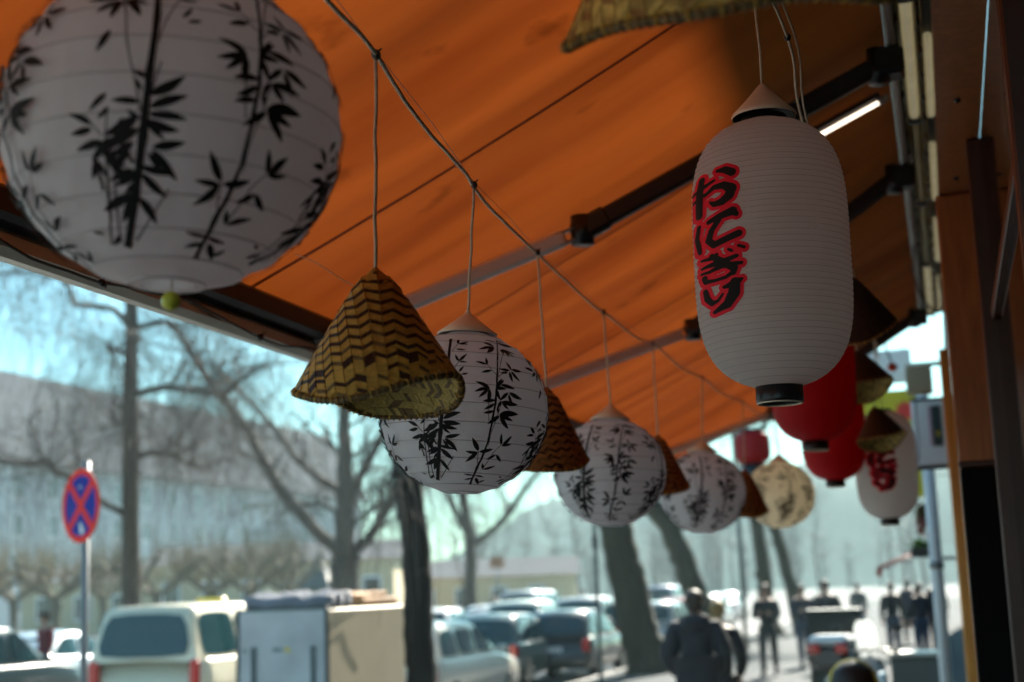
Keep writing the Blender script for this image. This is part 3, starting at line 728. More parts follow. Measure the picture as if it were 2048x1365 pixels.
def tall_lantern(p, W, H, label, skin, tilt, hook, text=None, wires=False, cap=False, bands=46, ring=0.30, rh=1.0):
    T = thing('tall_lantern', label, 'lantern', p, group=ROW2)
    yaw = atan2(-(CAM.x - p.x), (CAM.y - p.y)) + pi
    T.matrix_world = Matrix.Translation(p) @ Matrix.Rotation(yaw, 4, 'Z') @ Matrix.Rotation(R(tilt[0]), 4, 'X') @ Matrix.Rotation(R(tilt[1]), 4, 'Y')
    mb = MB(); mb.lathe(tall_profile(W, H, bands), 72, fn=lambda a, z: 1 + 0.0035 * noise.noise((cos(a) * 2, sin(a) * 2, z * 9)))
    sh = mb.build('shade', skin, T)
    if wires:
        mb = MB()
        for k in range(1, bands):
            z = -H / 2 + H * k / bands; r = tall_r(W, H, z) * 1.0004; n = 64
            mb.tube([(r * cos(2 * pi * i / n), r * sin(2 * pi * i / n), z) for i in range(n + 1)], 0.00042, 3, cap=False)
        mb.build('hoop_wires', M['hoop_dark'] if skin is M['vinyl_white'] else mat('red_hoop', (.16, .004, .008), .5), sh, kind='stuff')
    rr = W * ring / 2; zb = -H / 2
    mb = MB(); mb.lathe([(rr * 0.80, zb - 0.030 * rh), (rr * 0.98, zb - 0.031 * rh), (rr, zb - 0.026 * rh), (rr, zb + 0.004), (rr * .9, zb + 0.006)], 40)
    mb.lathe([(rr * .80, zb - .030 * rh), (rr * .80, zb + .01)], 40); mb.build('bottom_ring', M['plastic_black'], T)
    mb = MB(); mb.tube([(rr * .93 * cos(2 * pi * i / 40), rr * .93 * sin(2 * pi * i / 40), zb - 0.0315 * rh) for i in range(41)], 0.0022, 6, cap=False); mb.build('rim', M['plastic_beige'], T)
    mb = MB(); mb.lathe([(rr * .78, zb - .012), (0.001, zb - .012)], 32); mb.build('bottom_disc', mat('dull_grey', (.10, .09, .09), .7), T)
    zt = H / 2
    if cap:
        mb = MB(); mb.lathe([(0.062, zt + 0.010), (0.0635, zt + 0.014), (0.0615, zt + 0.018), (0.034, zt + 0.046), (0.010, zt + 0.074), (0.005, zt + 0.079)], 40)
        mb.lathe([(0.0605, zt + 0.011), (0.0605, zt + .015), (0.012, zt + 0.066)], 40, mi=1); mb.build('cap', [M['plastic_beige'], M['plastic_black']], T); top = zt + 0.078
    mb = MB(); mb.lathe([(rr, zt - 0.012), (rr, zt + 0.010), (rr * .85, zt + 0.012)], 40, cap1=True); mb.build('top_ring', M['plastic_black'], T)
    if not cap: top = zt + 0.012
    if text is not None:
        for nm, mt, off in (('red_outline', M['red_ink'], 0.0012), ('letters', M['ink'], 0.0022)):
            mb = MB(); vs = []; fs = []
            for pl in CELLS['red' if nm == 'red_outline' else 'ink']:
                b = len(vs)
                for (u, v) in pl:
                    a = u + text; r = tall_r(W, H, v + text_dz(H)) + off; vs.append((r * sin(a), -r * cos(a), v + text_dz(H)))
                fs.append(tuple(range(b, len(vs))))
            mb.add(vs, fs, 0, True).build(nm, mt, sh if False else T)
    h = T.matrix_world.inverted() @ hook; a = Vector((0, 0, top)); mb = MB()
    mb.tube([a.lerp(h, i / 8) + Vector((0.0015 * sin(i * 1.9), 0, 0)) for i in range(9)], 0.0024, 7); mb.build('cord', M['cord'], T)
    return T


def text_dz(H): return 0.008 * H / 0.523


p_on = at(1543, 506, 2.787)
on = tall_lantern(p_on, 0.300, 0.523, 'tall white lantern with black and red lettering, nearest of the tall ones', M['vinyl_white'], (0, 0.6), Vector((p_on.x - 0.003, p_on.y, fabz(p_on.x) - 0.02)), text=R(6), wires=True, cap=True)
p_r1 = at(1623, 735, 5.08); p_r2 = at(1665, 852, 6.92); p_w2 = at(1772, 930, 7.05)
tall_lantern(p_r1, 0.300, 0.523, 'tall red lantern just behind the white lettered lantern', M['vinyl_red'], (0, 1.0), p_r1 + Vector((0, 0, 0.52)), wires=True)
tall_lantern(p_r2, 0.305, 0.523, 'farther tall red lantern, lower left of the dark baskets', M['vinyl_red'], (0, 1.0), p_r2 + Vector((0, 0, 0.52)), wires=True)
tall_lantern(p_w2, 0.298, 0.523, 'farther tall white lettered lantern beside the yellow sign', M['vinyl_white'], (0, 0.5), p_w2 + Vector((0, 0, 0.6)), text=R(43))
p_r3 = at(1505, 896, 12.6)
tall_lantern(p_r3, 0.31, 0.30, 'small distant red lantern with a broad black base, beyond the awning', mat('deep_red_skin', (.30, .008, .010), .5, trans=.4, tcol=(.35, .01, .01)), (0, 0), p_r3 + Vector((0, 0, 1.2)), ring=0.70, rh=3.2, bands=24)

# wall-side line
ln = thing('wall_side_line', 'thin cream line along the wall side carrying the tall lanterns', 'cable')
P2 = [Vector((-0.20, 0.3, 2.98)), Vector((-0.26, 1.7, 2.90)), at(1575, 75, 2.85), at(1605, 245, 3.25), at(1700, 560, 4.6), at(1740, 668, 5.6), at(1752, 700, 6.4), Vector((-0.33, 8.9, 3.18))]
mb = MB(); mb.tube(smooth_path(P2, 6), 0.0030, 7); mb.build('line', M['cord'], ln)
mb = MB(); mb.tube(smooth_path([p + Vector((0.012, 0, 0.012 * (-1) ** i)) for i, p in enumerate(P2)], 6), 0.0022, 6); mb.build('second_strand', M['cord'], ln)
for k in (2, 3, 4):
    mb = MB(); mb.ball(P2[k], 0.008, 8); mb.build('knot', M['plastic_black'] if k != 3 else mat('green_tie', (.03, .09, .05), .5), ln)


# ================================================================== WOVEN CONE BASKETS
def cone_basket(apex, label, hook, scale=1.0, spin=0.0, lean=(0, 0), seed=1, single=0, coarse=False, brown=False, S0=0.262, Rr=0.128, rim=None, dark_mix=False, axis=0.0, black=False, sad=0.095, group='woven cone baskets', cord_r=0.0028):
    p = Vector(apex); T = thing('woven_basket', label, 'basket', p, group=group)
    yaw = atan2(-(CAM.x - p.x), (CAM.y - p.y)) + pi
    T.matrix_world = Matrix.Translation(p) @ Matrix.Rotation(yaw, 4, 'Z') @ Matrix.Rotation(R(lean[0]), 4, 'X') @ Matrix.Rotation(R(lean[1]), 4, 'Y') @ Matrix.Scale(scale, 4)
    if rim is not None: T.matrix_world = Matrix.Translation(Vector(rim) - T.matrix_world.to_3x3() @ Vector((0, 0, -0.195))) @ T.matrix_world.to_3x3().to_4x4()
    rnd = random.Random(seed); sa = Rr / 0.240; hs = math.pi * sa          # half sector angle of the unrolled mat

    def smax(th): return S0 * (1 - 0.095 + sad * cos(2 * (th + spin - axis))) * (1 + 0.012 * sin(5 * th + seed))

    def surf(s, th, off=0.0):
        t = s / 0.240; r = Rr * (1.10 * t - 0.10 * t * t) + 0.012 * min(1, t * 7); dz = -sqrt(max(1e-9, 1 - sa * sa)) * s * (1 - 0.03 * t)
        nr = sqrt(1 - sa * sa); a = th + spin
        return Vector(((r + off * nr) * sin(a), -(r + off * nr) * cos(a), dz + off * sa))
    n = 72; mrows = 16; mb = MB(); vs = []
    for side, off in ((0, 0.0), (1, -0.0025)):
        b = len(vs)
        for i in range(mrows + 1):
            for k in range(n):
                th = -pi + 2 * pi * k / n; vs.append(surf(smax(th) * max(0.004, i / mrows), th, off))
        for i in range(mrows):
            for k in range(n):
                k2 = (k + 1) % n; f = (b + i * n + k, b + i * n + k2, b + (i + 1) * n + k2, b + (i + 1) * n + k)
                mb.f.append(f if side else f[::-1]); mb.mi.append(side); mb.sm.append(True)
    mb.v = [tuple(v) for v in vs]
    mb.build('shell', [M['straw_dark'] if black else M['straw_brown'] if brown else M['straw'], M['straw_in']], T)
    # herringbone strips laid out on the unrolled mat
    a_, pit, rise = 0.0140, 0.0072, 0.0085
    if coarse: a_, pit, rise = 0.017, 0.0095, 0.009
    pieces = []
    for ci in range(-int(S0 / a_) - 1, int(S0 / a_) + 1):
        for j in range(-int(S0 * 1.0 / pit) - 2, int(S0 / pit) + 2):
            x0 = ci * a_ + 0.0004; x1 = (ci + 1) * a_ - 0.0004
            ya = j * pit + (0 if ci % 2 == 0 else rise); yb = j * pit + (rise if ci % 2 == 0 else 0)
            hgt = (pit - 0.0006) if (j + 300) % 3 else pit * 1.08
            if (j + 300) % 3 == 1: ya += pit * .10; yb += pit * .10; hgt -= pit * .10
            q = [(x0, ya), (x1, yb), (x1, yb + hgt), (x0, ya + hgt)]
            cx_, cy_ = sum(v[0] for v in q) / 4, sum(v[1] for v in q) / 4
            s = sqrt(cx_ * cx_ + cy_ * cy_); ph = atan2(cx_, -cy_)
            if abs(ph) > hs or s < 0.010: continue
            th = ph / sa
            if s > smax(th) * 0.985: continue
            pol = []
            for (x, y) in q:
                sv = sqrt(x * x + y * y); pv_ = atan2(x, -y)
                if abs(pv_ - ph) > pi: pv_ += 2 * pi * (1 if ph > 0 else -1)
                pol.append((sv, pv_ / sa))
            row = (j + 300) % 3; edge = s / smax(th)
            if row == 0:
                if edge > 0.80: k_ = 0 if rnd.random() < 0.35 else 1 if rnd.random() < 0.5 else 2
                else: k_ = 0 if rnd.random() < 0.98 - max(0, edge - .5) * 0.9 else 1
            else: k_ = 2 if rnd.random() < (0.995 if edge < 0.75 else 0.90) else 0
            if dark_mix: k_ = rnd.choice((0, 1, 1, 2, 2))
            pieces.append((pol, k_, th, s))
    if dark_mix: sm = [M['straw_brown'], mat('aged_straw', (.55, .36, .09), .6, var=.4, vscale=50, bump=.3, bscale=120), mat('pale_aged_straw', (.85, .60, .16), .6, var=.4, vscale=50, bump=.3, bscale=120)]
    else: sm = [M['straw_dark'], M['straw_dark'] if black else M['straw_olive'], mat('blackened_straw', (.045, .018, .007), .6, var=.4, vscale=50) if black else M['straw_brown'] if brown else M['straw']]  # black baskets: their shade is put into near-black straw tones

    def strip(mb, pol, k_, off=0.0016, inside=False):
        sg = -1 if inside else 1
        top_ = [surf(s_, t_, sg * (off + (0.0008 if i in (1, 2) else 0.0)) - (0.0025 if inside else 0)) for i, (s_, t_) in enumerate(pol)]
        bot = [surf(s_, t_, -0.0005 if not inside else -0.002) for s_, t_ in pol]
        mb.add(top_ + bot, [(0, 1, 2, 3), (0, 4, 5, 1), (1, 5, 6, 2), (2, 6, 7, 3), (3, 7, 4, 0)], k_)
    front = sorted(pieces, key=lambda q: abs((q[2] + spin + pi) % (2 * pi) - pi))
    for pol, k_, th, s in front[:single]:
        mb = MB(); strip(mb, pol, 0); mb.build('strip', sm[k_], T)
    mb = MB()
    for pol, k_, th, s in front[single:]: strip(mb, pol, k_)
    if mb.v: mb.build('weave', sm, T, kind='stuff')
    mb = MB()
    for pol, k_, th, s in pieces:
        if s > smax(th) * 0.45: strip(mb, pol, rnd.choice((0, 0, 0, 1)), 0.0010 + 0.0012 * rnd.random(), True)
    mb.build('inner_weave', [M['straw_in'], M['straw_olive']], T, kind='stuff')
    # bound rim
    mb = MB(); P = [surf(smax(th) + 0.001, th, -0.001) for th in [-pi + 2 * pi * k / 96 for k in range(97)]]; mb.tube(P, 0.0042, 7, cap=False); rm = mb.build('rim', M['straw_olive'] if not brown else M['straw_brown'], T)
    mb = MB()
    for k in range(96):
        c = P[k]; d = (P[k + 1] - P[k]).normalized(); u = d.orthogonal().normalized(); v = d.cross(u); sk = d * 0.003
        mb.tube([c + (u * cos(t * pi / 3) + v * sin(t * pi / 3)) * 0.0052 + sk * (t / 6 - .5) for t in range(7)], 0.0014, 4, cap=False, mi=k % 3)
    mb.build('rim_binding', [M['straw'], M['straw_brown'], M['straw_olive']], T, kind='stuff')
    h = T.matrix_world.inverted() @ Vector(hook); mb = MB(); a = Vector((0, 0, -0.01)); mb.tube([a.lerp(h, i / 8) + Vector((0.0012 * sin(i * 2.2), 0, 0)) for i in range(9)], cord_r / scale, 7); mb.build('cord', M['cord'], T)
    return T


cone_basket(at(750, 532, 2.20), 'sharp cone basket with dark zigzag weave hanging left of the centre', NODE['hat1'], seed=4, single=300, lean=(0, -1), spin=0.1, scale=1.0, axis=-0.42, Rr=0.121)
cone_basket(at(1094, 772, 3.70), 'brown zigzag cone basket hanging just right of the sharp lantern', NODE['hat2'], seed=8, brown=True, lean=(6, 9), spin=0.9)
cone_basket(at(1316, 868, 5.20), 'cone basket hanging between the third and fourth bamboo lanterns', NODE['hat3'], seed=12, brown=True, lean=(4, 8), spin=0.7)
cone_basket(at(1490, 938, 6.60), 'cone basket hanging in front of the cream lantern', NODE['hat4'], seed=15, brown=True, lean=(4, 10), spin=0.8)
cone_basket(at(1465, -190, 1.32), 'coarse cone basket cut off by the top of the picture', Vector((-0.25, 1.45, 3.05)), seed=21, lean=(24, -3), spin=0.0, scale=1.26, axis=pi / 2, sad=0.035, rim=at(1448, 20, 1.62), dark_mix=True)
cone_basket(at(1694, 548, 4.10), 'dark cone basket peeking out right of the white lettered lantern', at(1640, 370, 4.0), seed=23, brown=True, black=True, lean=(16, -6), scale=.86, spin=0.5)
cone_basket(at(1712, 700, 5.55), 'dark cone basket hanging right of the nearer red lantern', at(1700, 560, 5.0), seed=25, brown=True, black=True, lean=(-12, -9), scale=.82, spin=0.3)
cone_basket(at(1748, 812, 6.30), 'dark cone basket hanging above the farther lettered lantern', at(1750, 640, 6.0), seed=27, brown=True, black=True, lean=(-10, -8), scale=.82, spin=0.4)
mb = MB(); mb.tube(smooth_path([at(590, 508, 3.6), at(640, 530, 3.6), at(700, 568, 3.7), at(850, 640, 3.9)], 5), 0.0013, 5)
tag(mb.build('thin_wire', M['cord']), 'thin pale wire slung behind the zigzag basket near the front rail', 'wire')
# ================================================================== TREES
def tree(label, base, limbs, seed, twig=M['twig'], bark=M['bark'], strands=300, hang=1.6, spread=0.5, subs=6, sub_len=1.6, up=0.2, tr=0.008, group='bare street trees', sub_r=0.35, first_trunk=True, name='tree'):
    """limbs: lists of (world point, radius); the first is the trunk"""
    B = Vector(base); T = thing(name, label, 'tree', B, group=group); rnd = random.Random(seed); twigs = MB(); tips = []
    for li, lb in enumerate(limbs):
        P = smooth_path([p - B for p, _ in lb], 4); Rd = lerp_r([r for _, r in lb], len(P)); mb = MB()
        for i, p in enumerate(P):
            if li > 0 or i > 4: p += Vector((rnd.uniform(-1, 1), rnd.uniform(-1, 1), rnd.uniform(-1, 1))) * Rd[i] * (0.10 if li == 0 else 0.22)
        if li == 0: Rd[0] *= 1.5; Rd[1] *= 1.2
        mb.tube(P, Rd, 10 if li == 0 else 7)
        if li == 0:
            for q in range(5):
                i = rnd.randrange(len(P) // 3, len(P)); mb.ball(P[i] + Vector((rnd.uniform(-1, 1), rnd.uniform(-1, 1), 0)) * Rd[i] * .8, (Rd[i] * .5, Rd[i] * .5, Rd[i] * .7), 8)
        mb.build('trunk' if li == 0 else 'limb', bark, T)
        if li == 0 and first_trunk: continue
        for q in range(subs):
            i = rnd.randrange(max(1, len(P) // 4), len(P)); d = (P[i] - P[i - 1]).normalized()
            v = (d * 0.6 + Vector((rnd.uniform(-1, 1), rnd.uniform(-1, 1), rnd.uniform(-.5, 1) + up))).normalized(); L = sub_len * rnd.uniform(.5, 1.3); pp = P[i].copy(); S = [pp.copy()]
            for s in range(6):
                v = (v + Vector((rnd.uniform(-.4, .4), rnd.uniform(-.4, .4), rnd.uniform(-.35, .3)))).normalized(); pp = pp + v * L / 6; S.append(pp.copy())
            r0 = max(Rd[i] * sub_r, tr * 1.5); twigs.tube(S, lerp_r([r0, r0 * .6, tr], 7), 4, cap=False, mi=0); tips += S[1:]
        tips += P[len(P) // 4:]
    for k in range(strands if tips else 0):
        p = rnd.choice(tips).copy(); S = [p.copy()]; L = hang * rnd.uniform(.3, 1.2)
        v = Vector((rnd.uniform(-1, 1), rnd.uniform(-1, 1), rnd.uniform(-.2, .6) + up)).normalized() * spread
        for s in range(5):
            v = v * 0.72 + Vector((rnd.uniform(-.12, .12), rnd.uniform(-.12, .12), -0.30 if hang > 0 and up < 0.5 else 0.16)); p = p + v.normalized() * L / 5; S.append(p.copy())
        twigs.tube(S, lerp_r([tr, tr * .5], 6), 3, cap=False, mi=1, sm=False)
    if twigs.v: twigs.build('crown', [bark, twig], T, kind='stuff')
    return T


def L_(pts, d, rp0, rp1, dd=0.0):
    """pixel polyline at depth d (drifting by dd), radii in pixels"""
    n = len(pts); return [(at(x, y, d + dd * i / max(1, n - 1)), (rp0 + (rp1 - rp0) * i / max(1, n - 1)) * d / FPX) for i, (x, y) in enumerate(pts)]


def gnd(px, d):
    """ground point under pixel column px at depth d"""
    lo, hi = 900, 4000
    for _ in range(50):
        mid = (lo + hi) / 2
        if at(px, mid, d).z > 0: lo = mid
        else: hi = mid
    return at(px, lo, d)


def base_px(px, d): return gnd(px, d)


g = gnd(262, 30)
tree('tall weeping bare tree left of the taxi van, straight grey trunk', g, [
    [(g - Vector((0, 0, .15)), .24)] + L_([(262, 1200), (261, 1000), (261, 850), (262, 700), (265, 560), (270, 400), (276, 200), (280, 60)], 30, 19, 8),
    L_([(258, 652), (228, 620), (185, 612), (150, 608), (132, 568), (95, 550), (20, 545), (-60, 560)], 30, 7, 3, 2), L_([(258, 720), (232, 695), (224, 712), (215, 690)], 30, 4, 2, -1),
    L_([(265, 658), (320, 645), (352, 655), (372, 692), (402, 745), (440, 800)], 30, 7, 3, 1), L_([(266, 790), (320, 776), (400, 783), (452, 786), (482, 760), (530, 728)], 30, 8, 4, -2),
    L_([(266, 912), (320, 905), (352, 912), (372, 928), (420, 940)], 30, 7, 3, 1), L_([(256, 1030), (215, 1010), (150, 960), (110, 945), (95, 920), (60, 930), (-20, 920)], 30, 7, 4, -2),
    L_([(268, 520), (220, 480), (140, 450), (40, 470), (-40, 440)], 30, 7, 3, 2), L_([(270, 500), (340, 520), (430, 560), (520, 600)], 30, 7, 3, 2), L_([(256, 830), (238, 850), (228, 838), (225, 800)], 30, 4, 2)],
    11, strands=2700, hang=3.0, spread=.6, subs=16, sub_len=2.6, tr=0.0046)
g = gnd(690, 48)
tree('broad bare tree forking low behind the white box', g, [
    [(g - Vector((0, 0, .1)), .55)] + L_([(690, 1230), (690, 1170), (690, 1110)], 48, 31, 29),
    L_([(684, 1115), (620, 1050), (560, 980), (532, 930), (492, 860), (440, 790), (395, 725), (360, 670)], 48, 14, 6, -3), L_([(692, 1120), (691, 1010), (690, 940), (688, 860), (690, 780), (700, 690)], 48, 22, 8),
    L_([(684, 985), (630, 950), (590, 912), (555, 865), (490, 795), (430, 740)], 48, 9, 4, 2), L_([(698, 1005), (722, 950), (748, 900), (768, 850), (790, 760)], 48, 11, 5, 1),
    L_([(698, 1112), (742, 1070), (770, 1020), (800, 975), (850, 900)], 48, 13, 6, 2), L_([(690, 1035), (650, 1012), (620, 1010), (580, 1020)], 48, 5, 3), L_([(700, 1050), (760, 1010), (800, 1000)], 48, 5, 3)],
    21, strands=1100, hang=3.2, spread=.7, subs=12, sub_len=3.6, tr=0.010)
g = gnd(938, 60)
tree('slender bare tree seen between the dark trunk and the third lantern', g, [
    [(g - Vector((0, 0, .1)), .33)] + L_([(939, 1240), (940, 1170), (940, 1100), (930, 1020), (918, 950), (905, 850), (895, 740)], 60, 14, 7),
    L_([(944, 1090), (985, 1060), (1022, 1018), (1052, 975), (1085, 930), (1130, 860)], 60, 8, 4, 1), L_([(930, 1060), (905, 1010), (880, 960), (850, 880)], 60, 7, 3), L_([(925, 1000), (950, 960), (965, 900)], 60, 6, 3)],
    22, strands=500, hang=2.6, subs=9, sub_len=3.0, tr=0.010)
g = gnd(848, 15)
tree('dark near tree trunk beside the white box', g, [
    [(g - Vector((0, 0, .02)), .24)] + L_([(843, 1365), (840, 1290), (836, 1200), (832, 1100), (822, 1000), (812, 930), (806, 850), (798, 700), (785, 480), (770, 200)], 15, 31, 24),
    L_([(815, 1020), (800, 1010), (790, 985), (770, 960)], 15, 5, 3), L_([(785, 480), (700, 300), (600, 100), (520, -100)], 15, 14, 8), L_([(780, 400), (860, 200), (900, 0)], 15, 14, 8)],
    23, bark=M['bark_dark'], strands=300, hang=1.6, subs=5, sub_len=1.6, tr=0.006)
for (lab, d, pts, r0, r1, sd, mt) in (('leaning mossy trunk behind the walking couple, thickest of the leaning ones', 31, [(1288, 1290), (1268, 1225), (1252, 1150), (1232, 1065), (1212, 985), (1188, 900), (1150, 780)], 41, 26, 31, M['bark_green']),
                                      ('leaning mossy trunk rising behind the hooded man', 42, [(1408, 1240), (1390, 1185), (1362, 1110), (1338, 1055), (1300, 1010), (1240, 950), (1180, 880)], 27, 15, 32, M['bark_green']),
                                      ('slim leaning trunk left of the man with the phone', 50, [(1534, 1215), (1528, 1150), (1516, 1070), (1500, 980), (1480, 880)], 17, 10, 33, M['bark_green']),
                                      ('slim leaning trunk right of the man with the phone', 50, [(1592, 1225), (1576, 1150), (1552, 1065), (1525, 1000), (1500, 920)], 14, 9, 34, M['bark_green'])):
    x0 = pts[0][0] + 14; g = gnd(x0, d); top = pts[-1]
    tree(lab, g, [[(g - Vector((0, 0, .1)), r0 * 1.15 * d / FPX)] + L_(pts, d, r0, r1),
                  L_([top, (top[0] - 60, top[1] - 120), (top[0] - 90, top[1] - 260)], d, r1 * .7, r1 * .3), L_([top, (top[0] + 40, top[1] - 90), (top[0] + 110, top[1] - 200), (top[0] + 130, top[1] - 330)], d, r1 * .7, r1 * .3)],
         sd, bark=mt, strands=500, hang=2.4, subs=12, sub_len=3.2, tr=0.010, group='leaning trunks along the kerb')
# pollarded trees
rnd = random.Random(77)
for i, (px, d) in enumerate(((-40, 66), (25, 70), (108, 62), (205, 72), (312, 64), (425, 68), (500, 63), (575, 74))):
    g = gnd(px, d); lm = [[(g - Vector((0, 0, .1)), .26), (g + Vector((0.05, 0, 1.2)), .21), (g + Vector((0, 0, 2.3)), .22)]]
    for k in range(7):
        a = 2 * pi * k / 7 + rnd.random(); q = g + Vector((0, 0, 2.2)); e1 = q + Vector((cos(a) * .7, sin(a) * .7, .35)); e2 = q + Vector((cos(a) * 1.5, sin(a) * 1.5, .75 + rnd.random() * .4)); e3 = q + Vector((cos(a + .3) * 2.0, sin(a + .3) * 2.0, 1.1 + rnd.random() * .6))
        lm.append([(q, .12), (e1, .10), (e2, .10), (e3, .13)])
    where = ['left edge, partly out of the picture', 'far left behind the dark car', 'behind the no-stopping sign', 'between sign pole and tall trunk', 'right of the tall trunk', 'above the taxi roof sign', 'above the taxi bonnet end', 'rightmost, beside the broad bare tree'][i]
    tree('pollarded plane tree with knobbly limbs, ' + where, g, lm, 100 + i, twig=M['twig_pale'], bark=mat('plane_bark', (0.13, 0.11, 0.075), .9, var=.4, vscale=5), strands=520, hang=1.1, spread=.8, subs=5, sub_len=1.0, up=0.9, tr=0.012, group='pollarded plane trees across the square', name='pollarded_tree')

# ================================================================== FAR BUILDINGS AND WOOD
fm = mat('far_plaster', (0.40, 0.43, 0.46), .9, var=.1, vscale=.3)  # pale bluish tone carries distance haze in the wall colour
h1 = thing('long_roofed_building', 'long hazy building with grey roof behind the trees on the left', 'building', (-82, 118, 0), (0, 0, R(-2)))
MB().box((-6, 10, 7.5), (14, 120, 15)).build('wall', fm, h1)
mb = MB(); mb.prism([(-14, 15), (-12, 22), (-4, 24.5), (2, 15)], -51, 71, 0, lambda x, y, z: (x, z, y)); rf = mb.build('roof', mat('lavender_slate', (0.075, 0.075, 0.092), .9, var=.2, vscale=.5, spec=0.03), h1)
for k in range(22):
    for j in range(4):
        f = MB().box((1.03, -46 + k * 5.2, 2.4 + j * 3.5), (0.10, 1.7, 2.2)).build('window', M['white_paint'], h1)
        MB().box((1.09, -46 + k * 5.2, 2.4 + j * 3.5), (0.03, 1.4, 1.9)).build('pane', mat('hazy_glass', (.16, .20, .22), .15), f)  # panes lightened, distance haze put into their colour
for i, (px, d, wd, ht, lb) in enumerate(((560, 95, 16, 4.2, 'low cream pavilion wall behind the white box'), (880, 105, 20, 2.9, 'low sand-coloured building right of the dark trunk'), (330, 100, 18, 3.4, 'low pale hall behind the pollarded trees'))):
    g = gnd(px, d); o = thing('low_building', lb, 'building', g, (0, 0, R(14)))
    MB().box((0, 0, ht / 2), (wd, 6, ht)).build('wall', mat('sand_plaster', (0.52, 0.43, 0.27), .9, var=.15, vscale=.5), o)
    mb = MB(); mb.prism([(-3.4, ht), (0, ht + 1.3), (3.4, ht)], -wd / 2 - .3, wd / 2 + .3, 0, lambda x, y, z: (z, x, y)); mb.build('roof', mat('grey_slate', (.12, .12, .13), .9, spec=0.03), o)
    for k in range(int(wd // 2.6)):
        f = MB().box((-wd / 2 + 1.6 + k * 2.6, -3.03, ht * .5), (1.2, .1, ht * .5)).build('window', M['white_paint'], o); MB().box((-wd / 2 + 1.6 + k * 2.6, -3.09, ht * .5), (1.0, .03, ht * .42)).build('pane', M['glass_dark'], f)
g = gnd(640, 80); kp = thing('kiosk_pavilion', 'small dark pointed-roof kiosk left of the broad bare tree', 'kiosk', g)
MB().lathe([(1.2, 0), (1.2, 2.4)], 8, sm=False).build('wall', mat('kiosk_green', (.06, .09, .08), .6), kp)
MB().lathe([(1.7, 2.35), (.9, 3.1), (.25, 3.9), (.05, 4.4), (.03, 5.1)], 8, sm=False).build('roof', mat('kiosk_roof', (.05, .06, .06), .6), kp)
# far wood closing the view: one uncountable mass of trunks and twigs
mb = MB(); rnd = random.Random(9)
for k in range(90):
    px = rnd.uniform(250, 1900); d = rnd.uniform(170, 270); g = gnd(px, d); hh = rnd.uniform(7, 15)
    mb.tube([g, g + Vector((rnd.uniform(-.5, .5), 0, hh * .4)), g + Vector((rnd.uniform(-1, 1), 0, hh))], [.28, .2, .03], 4, cap=False)
    for q in range(34):
        a = g + Vector((rnd.uniform(-.4, .4), rnd.uniform(-.4, .4), hh * rnd.uniform(.25, .95))); v = Vector((rnd.gauss(0, 1), rnd.gauss(0, 1), rnd.uniform(.1, 1.1))).normalized() * hh * rnd.uniform(.12, .32)
        mb.tube([a, a + v * .5 + Vector((0, 0, .15)), a + v], [.07, .05, .02], 3, cap=False, sm=False)
RIDGE = [(740, 1175), (820, 1150), (900, 1120), (1000, 1060), (1100, 1000), (1250, 955), (1400, 935), (1600, 925), (1800, 935), (2000, 940), (2300, 960)]
hb = MB(); vs = []; nc = 120
for i in range(nc + 1):
    px = 740 + 1560 * i / nc
    for j in range(len(RIDGE) - 1):
        if RIDGE[j][0] <= px <= RIDGE[j + 1][0]: t = (px - RIDGE[j][0]) / (RIDGE[j + 1][0] - RIDGE[j][0]); py = RIDGE[j][1] + (RIDGE[j + 1][1] - RIDGE[j][1]) * t; break
    tp = at(px, py, 420); H_ = max(0.5, tp.z)
    for k in range(13):
        s = k / 12; d = 320 + 200 * s; g = at(px, py, d); hz_ = H_ * sin(pi * min(1, s * 1.0)) ** 1.2 if s < .5 else H_ * (sin(pi * s)) ** 0.8
        vs.append((g.x, g.y, -0.2 + hz_ * (1 + .10 * noise.noise((px * .012, s * 5, 0))) + 1.6 * noise.noise((px * .06, s * 9, 3)) * min(1, hz_ / 6)))
hb.add(vs, [(i * 13 + k, (i + 1) * 13 + k, (i + 1) * 13 + k + 1, i * 13 + k + 1) for i in range(nc) for k in range(12)], 0, True)
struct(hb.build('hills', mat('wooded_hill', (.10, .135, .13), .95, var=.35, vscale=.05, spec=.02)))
wd_ = mb.build('far_wood', M['twig']); wd_['kind'] = 'stuff'; wd_['label'] = 'hazy far wood of bare trees closing the square'

# ================================================================== CARS
CARKIND = {  # L, W, belt z, roof z, profile of the lower body (x, z), cabin: rear base, rear roof, front roof, front base
    'hatch': (4.1, 1.76, .92, 1.47, [(-2.0, .62), (-1.95, .86), (-1.75, .94), (0.6, .93), (1.05, .92), (1.75, .78), (2.0, .58)], (-1.88, -1.40, .25, 1.05)),
    'wagon': (4.7, 1.80, .92, 1.48, [(-2.3, .60), (-2.25, .88), (-2.1, .96), (.6, .94), (1.0, .93), (2.0, .78), (2.32, .56)], (-2.20, -1.82, .15, 1.0)),
    'sedan': (4.6, 1.80, .92, 1.44, [(-2.28, .60), (-2.24, .90), (-2.0, .99), (-1.45, 1.0), (.6, .93), (1.0, .92), (2.0, .76), (2.3, .55)], (-1.65, -.85, .15, 1.0)),
    'suv': (4.45, 1.84, 1.02, 1.67, [(-2.15, .66), (-2.12, .95), (-1.95, 1.05), (.6, 1.04), (1.05, 1.03), (1.95, .92), (2.2, .66)], (-2.02, -1.62, .2, 1.02)),
    'van': (5.0, 1.94, 1.12, 1.92, [(-2.45, .60), (-2.44, 1.0), (-2.40, 1.16), (.9, 1.13), (1.4, 1.10), (2.2, .92), (2.5, .66)], (-2.42, -2.28, .85, 1.75)),
}


def paint(name, col): return mat('paint_' + name, col, 0.28, metal=0.05, coat=0.7, var=0.04, vscale=2)


